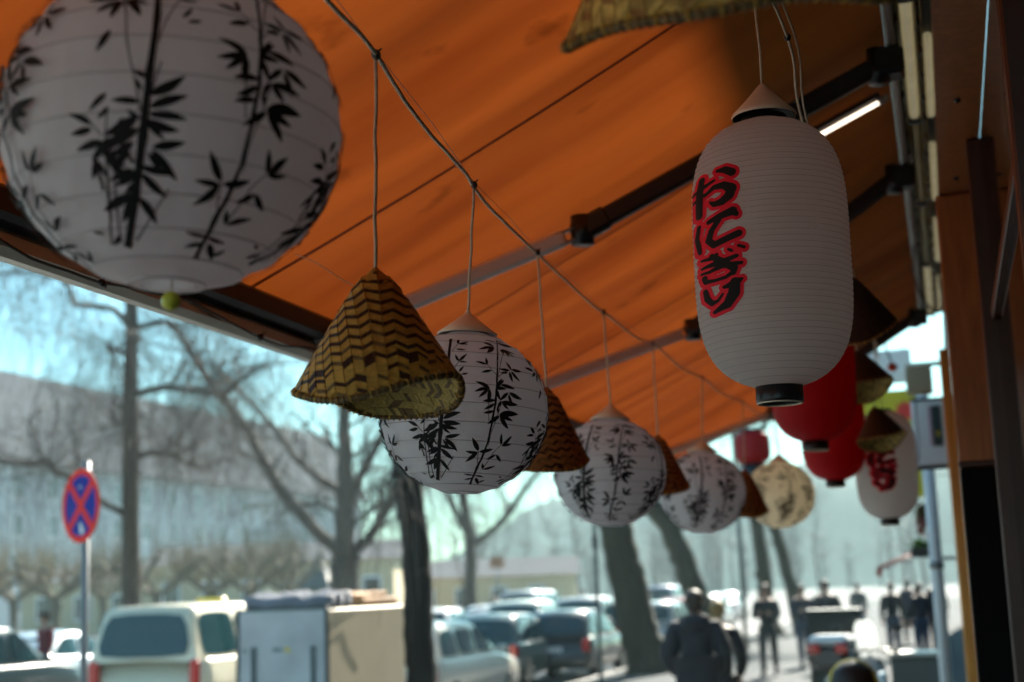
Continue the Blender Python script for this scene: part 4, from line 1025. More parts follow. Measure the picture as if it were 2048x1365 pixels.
def car(kind, pname, pcol, loc, head, label, group='cars parked on the square', parts=True):
    L, W, bz, rz, prof, (rb, rr, fr, fb) = CARKIND[kind]; T = thing('parked_car' if kind != 'van' else 'van', label, 'van' if kind == 'van' else 'car', loc, (0, 0, head), group)
    pm = paint(pname, pcol); h = W / 2
    # lower body loft; front is +X
    st = []
    xs = [q[0] for q in prof]
    N = 22
    for i in range(N + 1):
        x = xs[0] + (xs[-1] - xs[0]) * i / N
        for j in range(len(prof) - 1):
            if prof[j][0] <= x <= prof[j + 1][0] + 1e-6:
                t = (x - prof[j][0]) / (prof[j + 1][0] - prof[j][0]); zt = prof[j][1] + (prof[j + 1][1] - prof[j][1]) * t; break
        e = min(1, (x - xs[0] + .05) / .35, (xs[-1] - x + .05) / .55); wf = h * (0.86 + .14 * sqrt(max(0, min(1, e))))
        st.append((x, .24 if 0 < i < N else .36, zt, wf))
    vs = []; ring = 12
    for x, zb, zt, wf in st:
        md = zb + (zt - zb) * .55
        half = [(0, zb), (wf * .86, zb), (wf * .97, zb + .10), (wf, md), (wf * .985, zt - .07), (wf * .93, zt - .01), (0, zt + .015)]
        vs += [(x, y, z) for y, z in half] + [(x, -y, z) for y, z in half[-2:0:-1]]
    mb = MB(); fs = []
    for i in range(N):
        for k in range(ring):
            k2 = (k + 1) % ring; fs.append((i * ring + k, i * ring + k2, (i + 1) * ring + k2, (i + 1) * ring + k))
    fs += [tuple(range(ring))[::-1], tuple(N * ring + k for k in range(ring))]
    mb.add(vs, fs, 0, True)
    # cabin
    def sy(z): return (h * .925) + (h * .74 - h * .925) * (z - bz) / (rz - bz)
    st2 = [(rb, bz - .03, 0), (rb + (rr - rb) * .5, bz + (rz - bz) * .55, 1), (rr, rz - .03, 1), (rr + .25, rz + .005, 1), ((rr + fr) / 2, rz + .02, 1), (fr - .2, rz, 1), (fr, rz - .035, 1), (fr + (fb - fr) * .5, bz + (rz - bz) * .5, 1), (fb, bz - .03, 0)]
    vs = []
    for x, zt, _ in st2:
        yt = sy(zt); zt2 = max(zt, bz - .02)
        half = [(h * .90, bz - .12), (sy(bz), bz - .02), (sy((bz + zt2) / 2), (bz + zt2) / 2), (sy(zt2) + .0, zt2 - .05 * (zt2 > bz + .1)), (sy(zt2) * .88, zt2 + .01), (0, zt2 + .035)]
        vs += [(x, y, z) for y, z in half] + [(x, -y, z) for y, z in half[-2::-1]]
    rg = 11; fs = []
    for i in range(len(st2) - 1):
        for k in range(rg - 1): fs.append((i * rg + k, i * rg + k + 1, (i + 1) * rg + k + 1, (i + 1) * rg + k))
    mb.add(vs, fs, 0, True)
    mb.build('body', pm, T)

    def panel(name, quad, mt, off, parent=T):
        a, b, c, d = [Vector(q) for q in quad]; n = (b - a).cross(d - a).normalized(); mb = MB()
        g_ = []
        for j in range(5):
            for i in range(5):
                u, v = i / 4, j / 4; uu = .5 + (u - .5) * (1 - .10 * (abs(v - .5) * 2) ** 4); vv = .5 + (v - .5) * (1 - .10 * (abs(u - .5) * 2) ** 4)
                q = a.lerp(b, uu).lerp(d.lerp(c, uu), vv); g_.append(q + n * (off + .02 * (1 - (2 * u - 1) ** 2) * .5))
        mb.add(g_, [(j * 5 + i, j * 5 + i + 1, j * 5 + i + 6, j * 5 + i + 5) for j in range(4) for i in range(4)], 0, True)
        return mb.build(name, mt, parent)
    za, zc = bz + .06, rz - .10
    def cx(z, lo, hi): return lo + (hi - lo) * (z - bz) / (rz - bz)
    yb_, yt_ = sy(za) * .90, sy(zc) * .88
    panel('rear_window', [(cx(za, rb, rr) - .02, yb_, za), (cx(za, rb, rr) - .02, -yb_, za), (cx(zc, rb, rr) - .02, -yt_, zc), (cx(zc, rb, rr) - .02, yt_, zc)], M['glass_car'], .012)
    panel('windscreen', [(cx(za, fb, fr) + .02, -yb_, za), (cx(za, fb, fr) + .02, yb_, za), (cx(zc, fb, fr) + .02, yt_, zc), (cx(zc, fb, fr) + .02, -yt_, zc)], M['glass_car'], .012)
    x0, x1 = cx(za, rb, rr) + .16, cx(za, fb, fr) - .18; nseg = 3 if kind in ('wagon', 'van', 'suv') else 2; sw = (x1 - x0) / nseg
    for s in (-1, 1):
        for k in range(nseg):
            xa, xb = x0 + k * sw + .04, x0 + (k + 1) * sw - .04; ta, tb = xa, xb
            if k == 0: ta = max(xa, cx(zc, rb, rr) + .14)
            if k == nseg - 1: tb = min(xb, cx(zc, fb, fr) - .10)
            q = [(xa, s * sy(za), za), (xb, s * sy(za), za), (tb, s * sy(zc), zc), (ta, s * sy(zc), zc)]
            panel('side_window', q if s < 0 else [q[1], q[0], q[3], q[2]], M['glass_car'], .010)
    xr, xf = xs[0], xs[-1]; zl = bz - .16 if kind != 'van' else bz - .22
    for s in (-1, 1):
        MB().box((xr + .06, s * (h * .86), zl), (.12, .17, .30 if kind != 'van' else .50), (0, 0, s * R(14)), bev=.04).build('tail_light', M['tail'], T)
        MB().box((xf - .14, s * (h * .74), .68), (.18, .34, .15), (0, 0, -s * R(18)), bev=.05).build('headlight', M['lens'], T)
        m_ = MB().box((fb - .35, s * (h + .10), bz + .08), (.12, .20, .13), bev=.04); m_.build('mirror', pm, T)
    MB().box((xr + .03, 0, .42), (.16, W * .90, .22), bev=.05).build('rear_bumper', pm if kind != 'van' else M['plastic_black'], T)
    MB().box((xf - .03, 0, .42), (.16, W * .88, .24), bev=.05).build('front_bumper', pm, T)
    MB().box((xr - .015, 0, .72 if kind != 'hatch' else .68), (.012, .50, .11)).build('number_plate', M['white_paint'], T)
    MB().box((xf + .06, 0, .40), (.012, .50, .11)).build('number_plate', M['white_paint'], T)
    wr_ = .31 if kind != 'van' else .34
    for x in (xr + .78, xf - .82):
        for s in (-1, 1):
            mtx = Matrix.Translation((x, s * (h - .10), wr_)) @ Matrix.Rotation(pi / 2, 4, 'X')
            t_ = MB().lathe([(wr_ * .62, -.10), (wr_ * .95, -.10), (wr_, -.06), (wr_, .06), (wr_ * .95, .10), (wr_ * .62, .10)], 24, mtx=mtx).build('wheel', M['rubber'], T)
            MB().lathe([(.001, -.085), (wr_ * .25, -.095), (wr_ * .6, -.08), (wr_ * .63, -.10), (wr_ * .63, .10), (wr_ * .6, .08), (wr_ * .25, .095), (.001, .085)], 20, mtx=mtx).build('rim', M['alu'], t_)
    return T


def carpos(px, d): p = gnd(px, d); return Vector((p.x, p.y, -0.125))


UPY = pi / 2
tx = car('van', 'taxi_cream', (0.74, 0.67, 0.50), Vector((-11.75, 21.9, -.125)), UPY + R(1.5), 'cream taxi van with a yellow roof sign, rear towards us')
MB().box((-.2, 0, 1.99), (.16, .50, .10), bev=.03).build('roof_sign', mat('taxi_yellow', (.80, .58, .02), .4), tx)
CARS = [('suv', 'petrol', (.012, .030, .036), -58, 24.5, 0, 'dark SUV cut off by the left edge'), ('sedan', 'paleblue', (.45, .55, .62), 108, 31, 2, 'pale blue car between the dark SUV and the taxi van'),
        ('wagon', 'cream_white', (.66, .63, .55), 872, 24.5, 0, 'cream estate car right of the dark trunk'), ('hatch', 'teal', (.02, .06, .07), 1010, 31, 1, 'dark teal hatchback behind the cream estate car'),
        ('hatch', 'black', (.010, .010, .012), 1150, 33, 0, 'black hatchback left of the thick leaning trunk'), ('suv', 'greenwhite', (.55, .62, .56), 1062, 40, 2, 'pale green-white SUV behind the black hatchback'),
        ('wagon', 'silver', (.45, .46, .46), 1322, 43, 1, 'silver estate car right of the thick leaning trunk'), ('hatch', 'white', (.70, .71, .72), 885, 46, 2, 'white hatchback in the second row beside the dark trunk'),
        ('van', 'white', (.70, .71, .72), 1072, 62, -2, 'white van parked in the far row of the square'), ('suv', 'silver', (.45, .46, .46), 1185, 46, 1, 'silver SUV beside the lamp pole'),
        ('sedan', 'white', (.70, .71, .72), 985, 55, 0, 'white saloon in the far row, behind the teal hatchback'), ('wagon', 'blue', (.06, .12, .24), 1130, 70, 0, 'blue estate car in the far row'),
        ('van', 'lavender', (.50, .48, .55), 1335, 72, 0, 'pale lavender van framed by two leaning trunks'), ('hatch', 'silver', (.45, .46, .46), 1420, 62, 1, 'silver hatchback behind the hooded man'),
        ('sedan', 'white', (.70, .71, .72), 1455, 78, 0, 'white saloon far off between the walkers'), ('hatch', 'red', (.30, .02, .02), 1372, 54, 0, 'dull red hatchback glimpsed left of the hooded man'),
        ('wagon', 'graphite', (.05, .05, .055), 1240, 47, 0, 'graphite estate car just behind the thick leaning trunk'), ('sedan', 'silver', (.45, .46, .46), 770, 40, 0, 'silver saloon peeking out behind the white box')]
for kind, pn, pc, px, d, dg, lb in CARS: car(kind, pn, pc, carpos(px, d), UPY + R(dg), lb)

# ================================================================== SIGN, POLES, BOX, CABINET
pS = at(172, 1012, 11.7); sg = thing('no_stopping_sign', 'round red and blue no-stopping sign on a grey pole', 'traffic sign', (pS.x, pS.y, 0))
toc = atan2(CAM.y - pS.y, CAM.x - pS.x); face = toc - R(61)
rm = Matrix.Rotation(face, 4, 'Z') @ Matrix.Rotation(pi / 2, 4, 'Y'); tmx = Matrix.Translation((0, 0, pS.z))
def disc(r0, r1, off, th, n=48):
    mb = MB(); mb.lathe([(max(r0, .0005), off), (r1, off), (r1, off + th), (max(r0, .0005), off + th)], n, sm=False, mtx=tmx @ rm); return mb
redm = mat('sign_red', (.80, .03, .015), .6, spec=.1); blum = mat('sign_blue', (.012, .025, .26), .6, spec=.1)
disc(0, .30, 0.040, .004).build('plate', M['steel'], sg); disc(0, .262, .0445, .002).build('blue_field', blum, sg); disc(.248, .299, .0465, .002).build('red_ring', redm, sg)
for s in (-1, 1):
    mb = MB(); mb.box((0, 0, .0485 + .0006 * s), (.50, .058, .001), (0, 0, s * R(45))); o = mb.build('red_bar', redm, sg); o.matrix_local = tmx @ rm
mb = MB(); mb.prism([(.205, 0), (.15, .045), (.15, .018), (.10, .018), (.10, -.018), (.15, -.018), (.15, -.045)], .0500, .0512); o = mb.build('white_arrow', M['white_paint'], sg); o.matrix_local = tmx @ rm @ Matrix.Rotation(R(25), 4, 'Z') @ Matrix.Translation((0.03, -.06, 0))
MB().tube([(0, 0, 0), (0, 0, pS.z + .36)], .030, 14).build('pole', M['steel'], sg)
for dz in (-.15, .15):
    mb = MB(); mb.box((0, 0, pS.z + dz), (.085, .085, .03), bev=.006); mb.build('clamp', M['alu'], sg)

bx = thing('storage_box', 'white box trailer with dark straps and a grey rolled tarpaulin on top', 'trailer', (-6.33, 14.18, 0))
MB().box((0, 0, .93), (.95, 2.10, 1.62), bev=.02).build('body', mat('beige_panel', (.47, .40, .28), .6, var=.12, vscale=2), bx)
MB().box((0, -1.062, .93), (.93, .022, 1.60), bev=.006).build('front_panel', mat('weathered_white', (.50, .53, .55), .6, var=.25, vscale=3), bx)
for x in (-.30, .335): MB().box((x, -1.085, .70), (.045, .022, 1.38), bev=.006).build('strap', mat('dark_strap', (.05, .08, .09), .6), bx)
for x in (-.475, .475): MB().box((x, -1.06, .93), (.035, .05, 1.66), bev=.008).build('corner_trim', mat('trim_dark', (.03, .045, .05), .5), bx)
mb = MB(); mb.prism([(-.10, -.018), (.0, -.018), (.03, .016), (.0, .010), (-.04, .022), (-.10, .016)], 0, .004, 0, lambda x, y, z: (x, -1.074 - z, 1.36 + y)); mb.build('logo_mark', mat('logo_grey', (.16, .20, .20), .6), bx)
mb = MB(); mb.prism([(.035, -.02), (.10, -.02), (.07, .024), (.035, .02)], 0, .004, 0, lambda x, y, z: (x, -1.074 - z, 1.36 + y)); mb.build('logo_arrow', mat('logo_yellow', (.62, .48, .02), .6), bx)
mb = MB(); mb.prism([(-.43, -.015), (-.37, -.015), (-.38, .015), (-.42, .012)], 0, .004, 0, lambda x, y, z: (x, -1.074 - z, 1.36 + y)); mb.build('logo_stub', mat('logo_grey', (.16, .20, .20), .6), bx)
mb = MB(); rnd = random.Random(2)
for k in range(3):
    P = [Vector((-.46 + .92 * i / 12, -.88 + .20 * k, 1.80 + .02 * k + .012 * sin(i * 1.3 + k))) for i in range(13)]; mb.tube(P, [.078 + .012 * sin(i * 2.1 + k) for i in range(13)], 12)
mb.build('tarpaulin', mat('grey_tarpaulin', (.20, .21, .25), .7, var=.3, vscale=5, bump=.4, bscale=14), bx)
mb = MB(); mb.box((0.12, .48, 1.79), (.62, 1.0, .09), bev=.02); mb.box((.05, .30, 1.86), (.5, .5, .05), (0, R(3), 0), bev=.01); mb.box((.1, .75, 1.86), (.45, .35, .06), (R(4), 0, 0), bev=.01); mb.build('cardboard', mat('cardboard', (.36, .20, .08), .8, var=.4, vscale=3), bx)
for x in (-.46, .46):
    for y in (-.55, .55): MB().lathe([(.06, -.04), (.14, -.04), (.15, 0), (.14, .04), (.06, .04)], 18, mtx=Matrix.Translation((x * .92, y, .15)) @ Matrix.Rotation(pi / 2, 4, 'Y')).build('wheel', M['rubber'], bx)

for (px, d, r, ht, lb) in ((1205, 22, .030, 5.2, 'thin dark pole left of the thick leaning trunk'), (1493, 40, .055, 6.0, 'slim lamp post left of the man with the phone')):
    g = gnd(px, d); T = thing('lamp_post', lb, 'pole', g)
    MB().tube([(0, 0, 0), (0, 0, .4), (0, 0, ht)], [r * 1.7, r * 1.2, r], 12).build('pole', mat('pole_green', (.05, .06, .05), .5), T)
    MB().tube([(0, 0, ht), (-.2, 0, ht + .25), (-.7, 0, ht + .3)], r * .8, 8).build('bracket', MATS['pole_green'], T)
    MB().box((-.85, 0, ht + .28), (.5, .18, .09), bev=.03).build('lamp_head', M['alu'], T)
    MB().box((0, 0, 2.55 if px < 1300 else 2.2), (.09, .09, .22), bev=.02).build('junction_box', M['plastic_black'], T)
for (px, py, d, lb) in ((995, 1125, 60, 'small brown plate sign on a post beside the slender tree'),):
    p = at(px, py, d); T = thing('plate_sign', lb, 'sign', (p.x, p.y, 0)); MB().tube([(0, 0, 0), (0, 0, p.z)], .04, 8).build('post', M['steel'], T); MB().box((0, -.05, p.z), (.6, .03, .45), bev=.01).build('plate', mat('sign_brown', (.25, .14, .08), .5), T)

cb = thing('utility_cabinet', 'dark green utility cabinet standing on the pavement right of the walkers', 'cabinet', (-1.36, 17.4, 0))
cm = mat('cabinet_green', (.005, .011, .008), .5, var=.3, vscale=4)
MB().box((0, 0, .73), (.58, .40, 1.46), bev=.012).build('body', cm, cb); MB().box((0, 0, 1.485), (.64, .44, .05), bev=.015).build('top', mat('cabinet_top', (.02, .03, .025), .35), cb)
MB().box((0, -.206, .75), (.55, .012, 1.32), bev=.004).build('door', cm, cb); MB().box((.20, -.218, .85), (.02, .015, .12), bev=.003).build('handle', M['steel'], cb)

# ================================================================== SCOOTER
ps = gnd(1730, 15.0); sc = thing('motor_scooter', 'parked motor scooter with white seat and red tail lamps beside the cabinet', 'scooter', ps, (0, 0, R(78)))
wh = M['white_paint']; dk = mat('scooter_black', (.012, .012, .016), .3, coat=.5)
for x in (-.55, .68):
    t_ = MB().lathe([(.14, -.05), (.21, -.055), (.24, -.02), (.24, .02), (.21, .055), (.14, .05)], 26, mtx=Matrix.Translation((x, 0, .24)) @ Matrix.Rotation(pi / 2, 4, 'X')).build('wheel', M['rubber'], sc)
    MB().lathe([(.001, -.03), (.13, -.04), (.145, -.05), (.145, .05), (.13, .04), (.001, .03)], 20, mtx=Matrix.Translation((x, 0, .24)) @ Matrix.Rotation(pi / 2, 4, 'X')).build('rim', M['alu'], t_)
mb = MB(); vs = []; SEC = [(-.82, .50, .05, .06), (-.70, .62, .15, .14), (-.45, .62, .19, .20), (-.15, .56, .18, .20), (.05, .42, .16, .12)]
for x, z, hw, hh in SEC:
    for k in range(14): a = 2 * pi * k / 14; vs.append((x, hw * cos(a), z + hh * sin(a)))
mb.add(vs, [(i * 14 + k, i * 14 + (k + 1) % 14, (i + 1) * 14 + (k + 1) % 14, (i + 1) * 14 + k) for i in range(4) for k in range(14)] + [tuple(range(14))[::-1], tuple(56 + k for k in range(14))], 0, True); mb.build('rear_body', dk, sc)
mb = MB(); mb.box((-.35, 0, .86), (.86, .30, .10), (0, R(-4), 0), bev=.045); mb.build('seat', mat('white_seat', (.45, .46, .47), .4, coat=.3), sc)
mb = MB(); mb.box((-.86, 0, 1.08), (.36, .38, .26), bev=.06); tb_ = mb.build('top_box', dk, sc)
MB().box((-.86, 0, 1.25), (.38, .42, .10), bev=.045).build('lid', mat('top_box_white', (.75, .78, .80), .3, coat=.4), tb_)
for s in (-1, 1): MB().box((-1.045, s * .14, 1.17), (.05, .13, .10), bev=.02).build('tail_lamp', M['tail'], sc)
MB().box((-.90, 0, .50), (.012, .18, .20)).build('number_plate', wh, sc)
MB().box((.20, 0, .30), (.50, .30, .05), bev=.015).build('foot_board', dk, sc)
mb = MB(); vs = []
for x, z, hw in ((.42, .30, .17), (.50, .55, .19), (.56, .80, .17), (.52, 1.0, .13)): vs += [(x - .05, -hw, z), (x + .06, 0, z), (x - .05, hw, z), (x - .09, 0, z)]
mb.add(vs, [(i * 4 + k, i * 4 + (k + 1) % 4, (i + 1) * 4 + (k + 1) % 4, (i + 1) * 4 + k) for i in range(3) for k in range(4)] + [(0, 1, 2, 3), (15, 14, 13, 12)], 0, True); mb.build('leg_shield', wh, sc)
MB().tube([(.68, 0, .26), (.58, 0, .70), (.50, 0, 1.04)], .025, 8).build('steering_column', M['steel'], sc)
MB().tube([(.44, -.33, 1.06), (.50, -.15, 1.08), (.50, .15, 1.08), (.44, .33, 1.06)], .016, 8).build('handlebar', M['plastic_black'], sc)
for s in (-1, 1):
    mb = MB(); mb.tube([(.48, s * .22, 1.07), (.44, s * .32, 1.28)], .006, 6); mb.ball((.43, s * .33, 1.32), (.02, .07, .05), 10); mb.build('mirror', M['plastic_black'], sc)
MB().box((.66, 0, .50), (.22, .14, .05), bev=.02).build('mudguard', wh, sc)
mb = MB(); vs = []
for x, z, hw in ((.56, 1.02, .10), (.52, 1.18, .13), (.46, 1.32, .12), (.40, 1.40, .07)): vs += [(x - .10, -hw, z), (x, -hw * .5, z), (x + .02, 0, z), (x, hw * .5, z), (x - .10, hw, z)]
mb.add(vs, [(i * 5 + k, i * 5 + k + 1, i * 5 + k + 6, i * 5 + k + 5) for i in range(3) for k in range(4)], 0, True); mb.build('windscreen', mat('milky_screen', (.60, .64, .64), .2, trans=.3), sc)
hm = thing('yellow_helmet', 'yellow and black helmet on the stand behind the scooter', 'helmet', gnd(1738, 8.6) + Vector((0, 0, .0)))
MB().tube([(0, 0, 0), (0, 0, 1.02)], .02, 8).build('stand', M['plastic_black'], hm); MB().lathe([(.13, 0), (.13, .02), (.02, .03)], 20).build('stand_foot', M['plastic_black'], hm)
mb = MB(); mb.lathe([(.118, 1.10), (.135, 1.16), (.138, 1.23), (.115, 1.30), (.06, 1.345), (.002, 1.355)], 24); mb.build('shell', mat('helmet_black', (.015, .008, .006), .55), hm)
mb = MB(); mb.tube([(.139 * cos(a), -.02 + .139 * sin(a) * .3, 1.20 + .150 * sin(a)) for a in [pi * i / 20 for i in range(21)]], .016, 8); mb.build('yellow_stripe', mat('helmet_yellow', (.62, .50, .03), .3), hm)
mb = MB(); mb.lathe([(.120, 1.02), (.132, 1.06), (.121, 1.10), (.10, 1.02)], 24); mb.build('band', M['plastic_black'], hm)

# ================================================================== SHOP SIGNS BEYOND THE AWNING
def text_mesh(s, size, name, mt, parent, mtx):
    cu = bpy.data.curves.new(name, 'FONT'); cu.body = s; cu.size = size; cu.extrude = .003; cu.align_x = 'CENTER'; cu.offset = .006
    o = bpy.data.objects.new(name + '_c', cu); COL.objects.link(o); bpy.context.view_layer.update()
    me = bpy.data.meshes.new_from_object(o.evaluated_get(bpy.context.evaluated_depsgraph_get())); bpy.data.objects.remove(o)
    me.materials.clear(); me.materials.append(mt); q = link(name, me, parent); q.matrix_local = mtx; return q


def flat_sign(name, label, x0, y0, x1, y1, d, mt, th=.06, cat='sign'):
    a, b = at(x0, y1, d), at(x1, y0, d); c = (a + b) / 2; T = thing(name, label, cat, (c.x, c.y, a.z)); W_, H_ = b.x - a.x, b.z - a.z
    MB().box((0, 0, H_ / 2), (W_, th, H_), bev=.008).build('panel', mt, T); return T, W_, H_


ys_, W_, H_ = flat_sign('yellow_sign', 'yellow shop sign with a red star and dark letters', 1738, 778, 1842, 1000, 12.5, mat('sign_yellow', (.55, .44, .012), .5, var=.1, vscale=4))
rx = Matrix.Rotation(pi / 2, 4, 'X')
text_mesh('OE', .27, 'letters', M['ink'], ys_, Matrix.Translation((W_ * .20, -.036, H_ * .54)) @ rx)
mb = MB(); mb.prism([((.105 if k % 2 else .062) * cos(pi * k / 9), (.105 if k % 2 else .062) * sin(pi * k / 9)) for k in range(18)], 0, .005); o = mb.build('red_star', mat('star_red', (.62, .03, .015), .5), ys_); o.matrix_local = Matrix.Translation((W_ * .22, -.033, H_ * .80)) @ rx
for k in range(4): MB().box((-W_ * .22 + k * .028, -.033, H_ * .78), (.012, .006, .085 - .02 * (k % 2))).build('small_print', mat('print_olive', (.22, .18, .03), .6), ys_)
MB().box((W_ / 2 + .22, .0, H_ * .8), (.44, .03, .03)).build('bracket', M['arm_dark'], ys_)
wsn, W_, H_ = flat_sign('white_fascia', 'plain white sign board above the yellow sign', 1702, 700, 1820, 772, 13.0, mat('fascia_white', (.72, .73, .76), .5))
MB().box((W_ / 2 + .2, .0, H_ * .5), (.44, .04, .04)).build('bracket', M['arm_dark'], wsn)
bxs, W_, H_ = flat_sign('beige_case', 'beige metal case at the end of the cassette', 1814, 728, 1862, 790, 9.9, mat('case_beige', (.40, .34, .22), .5, var=.1), .16, 'case')
MB().box((0, -.085, H_ - .02), (W_ * .96, .02, .03), bev=.006).build('lid', M['alu_cream'], bxs)
lb_, W_, H_ = flat_sign('light_box', 'white light box with a dark poster strip below the beige case', 1832, 800, 1893, 935, 10.2, mat('light_box_white', (.72, .76, .80), .35), .14, 'light box')
MB().box((W_ * .18, -.074, H_ * .60), (W_ * .26, .006, H_ * .62), bev=.002).build('poster', mat('poster_dark', (.03, .06, .07), .4), lb_)
MB().box((W_ * .0, -.074, H_ * .60), (W_ * .08, .006, H_ * .60), bev=.002).build('poster_edge', mat('poster_pink', (.50, .32, .42), .5), lb_)
MB().box((W_ * .20, -.0785, H_ * .48), (W_ * .10, .004, H_ * .08), bev=.001).build('yellow_mark', mat('poster_yellow', (.5, .4, .03), .5), lb_)
for z in (H_ + .008, -.012): MB().box((0, 0, z), (W_ * 1.02, .15, .02), bev=.004).build('end_trim', M['arm_dark'], lb_)
MB().box((W_ / 2 + .14, .0, H_ * .7), (.28, .03, .03)).build('bracket', M['arm_dark'], lb_)
mb = MB(); mb.tube(smooth_path([at(1830, 790, 10.0), at(1832, 830, 10.0), at(1838, 890, 10.0), at(1836, 925, 10.0)], 5), .005, 6); tag(mb.build('dangling_cable', M['plastic_black']), 'thin black cable dangling in front of the light box', 'cable')
orb = thing('orange_ball', 'small orange ball hanging under the far awning edge', 'ornament', at(1785, 735, 9.0)); MB().ball((0, 0, 0), (.032, .032, .028), 16).build('ball', mat('orange_red', (.62, .06, .01), .4), orb)
MB().tube([(0, 0, .02), (-.03, 0, .12), (-.03, 0, .50)], .006, 6).build('stem', M['plastic_black'], orb)
# drain pipe and shop bits lower down
dp = thing('white_downpipe', 'pale downpipe running down the neighbouring house front', 'pipe', (at(1876, 1150, 11).x, 11.2, 0))
MB().tube([(0, 0, 0), (0, 0, 3.3)], .045, 16).build('pipe', M['white_paint'], dp)
for z in (.6, 1.9, 3.0): MB().tube([(0, 0, z), (0, 0, z + .05)], .054, 16).build('pipe_clip', M['steel'], dp)
ra = thing('red_shop_awning', 'small dull red shop awning far down the shop row', 'awning', (0, 24, 0))
a, b = at(1752, 1135, 25), at(1835, 1100, 25)
mb = MB(); y0_, y1_ = a.y, a.y + 2.2
mb.add([(a.x, y0_, a.z), (b.x, y0_, b.z), (b.x, y1_, b.z), (a.x, y1_, a.z), (a.x, y0_, a.z - .16), (a.x, y1_, a.z - .16), (b.x, y0_, b.z - .05)], [(0, 1, 2, 3), (0, 3, 5, 4)]); o = mb.build('cloth', mat('dull_red_cloth', (.32, .05, .04), .8, trans=.3), ra); o.matrix_world.translation = -Vector((0, 24, 0)); o.location = (0, -24, 0)
for y in (y0_ + .05, y1_ - .05):
    q = MB().tube([(a.x, y, a.z - .02), (b.x + .1, y, b.z - .02)], .02, 6).build('arm', M['steel'], ra); q.location = (0, -24, 0)
pl = thing('plant_box', 'green plant in a dark box on a shelf beside the white downpipe', 'plant', at(1845, 1112, 13))
MB().box((0, 0, .03), (.19, .16, .09), bev=.01).build('box', mat('plant_box_dark', (.04, .035, .03), .7), pl)
mb = MB(); rnd = random.Random(4)
for k in range(90):
    v = Vector((rnd.gauss(0, .5), rnd.gauss(0, .5), rnd.uniform(.2, 1))).normalized() * rnd.uniform(.05, .13); s = v.cross(Vector((0, 0, 1))).normalized() * .012; o_ = Vector((rnd.uniform(-.08, .08), rnd.uniform(-.06, .06), .07)); mb.add([o_ - s * .3, o_ + v * .5 - s, o_ + v, o_ + v * .5 + s], [(0, 1, 2, 3)])
mb.build('leaves', mat('leaf_green', (.09, .20, .02), .5, trans=.3), pl, kind='stuff')
MB().box((.28, .0, -.03), (.46, .05, .03)).build('shelf', M['steel'], pl)
fl = thing('flower_basket', 'brown and pink flower basket hanging above the plant box', 'plant', at(1845, 1050, 13.4))
mb = MB()
for k in range(160):
    v = Vector((rnd.gauss(0, 1), rnd.gauss(0, 1), rnd.gauss(0, 1))).normalized() * rnd.uniform(.05, .13); s = v.cross(Vector((.3, .2, 1))).normalized() * .022; o_ = Vector((0, 0, rnd.uniform(-.05, .16))); mb.add([o_ - s * .3, o_ + v * .6 - s, o_ + v, o_ + v * .6 + s], [(0, 1, 2, 3)], 0 if o_.z > .03 else 1)
mb.build('flowers', [mat('dry_leaf', (.10, .075, .03), .7), mat('pink_petal', (.50, .22, .20), .6)], fl, kind='stuff')
MB().tube([(0, 0, .1), (0, 0, .45), (.35, 0, .45)], .006, 6).build('hanger', M['steel'], fl)
# cafe table and bench on the pavement
tb = thing('cafe_counter', 'beige outdoor counter with a pale top at the wall side', 'counter', gnd(1850, 15.5))
MB().box((0, 0, 1.02), (.62, .55, .05), bev=.012).build('top', mat('counter_top', (.62, .58, .50), .4), tb); MB().box((0, .02, .70), (.56, .48, .58), bev=.01).build('body', mat('counter_grey', (.16, .16, .14), .6), tb)
for x in (-.24, .24):
    for y in (-.2, .2): MB().box((x, y, .205), (.04, .04, .41)).build('leg', M['steel'], tb)
wc = thing('white_bench', 'white bench with high end panel behind the scooter', 'bench', gnd(1822, 12.2))
MB().box((.15, 0, .45), (.60, .42, .06), bev=.01).build('seat', M['white_paint'], wc); MB().box((-.16, 0, .52), (.06, .42, 1.04), bev=.01).build('end_panel', M['white_paint'], wc); MB().box((.42, 0, .215), (.05, .40, .41)).build('leg', M['white_paint'], wc)

# ================================================================== PEOPLE
def skin_obj(name, joints, edges, mt, parent, root, sub=2):
    keys = list(joints); idx = {k: i for i, k in enumerate(keys)}; me = bpy.data.meshes.new(name)
    me.from_pydata([joints[k][0] for k in keys], [(idx[a], idx[b]) for a, b in edges], []); me.update()
    o = link(name, me, parent); md = o.modifiers.new('skin', 'SKIN'); md.use_smooth_shade = True; md.branch_smoothing = .4
    for k in keys:
        sv = me.skin_vertices[0].data[idx[k]]; r = joints[k][1]; sv.radius = r if isinstance(r, tuple) else (r, r); sv.use_root = (k == root)
    s = o.modifiers.new('sub', 'SUBSURF'); s.levels = sub; s.render_levels = sub; me.materials.append(mt); return o


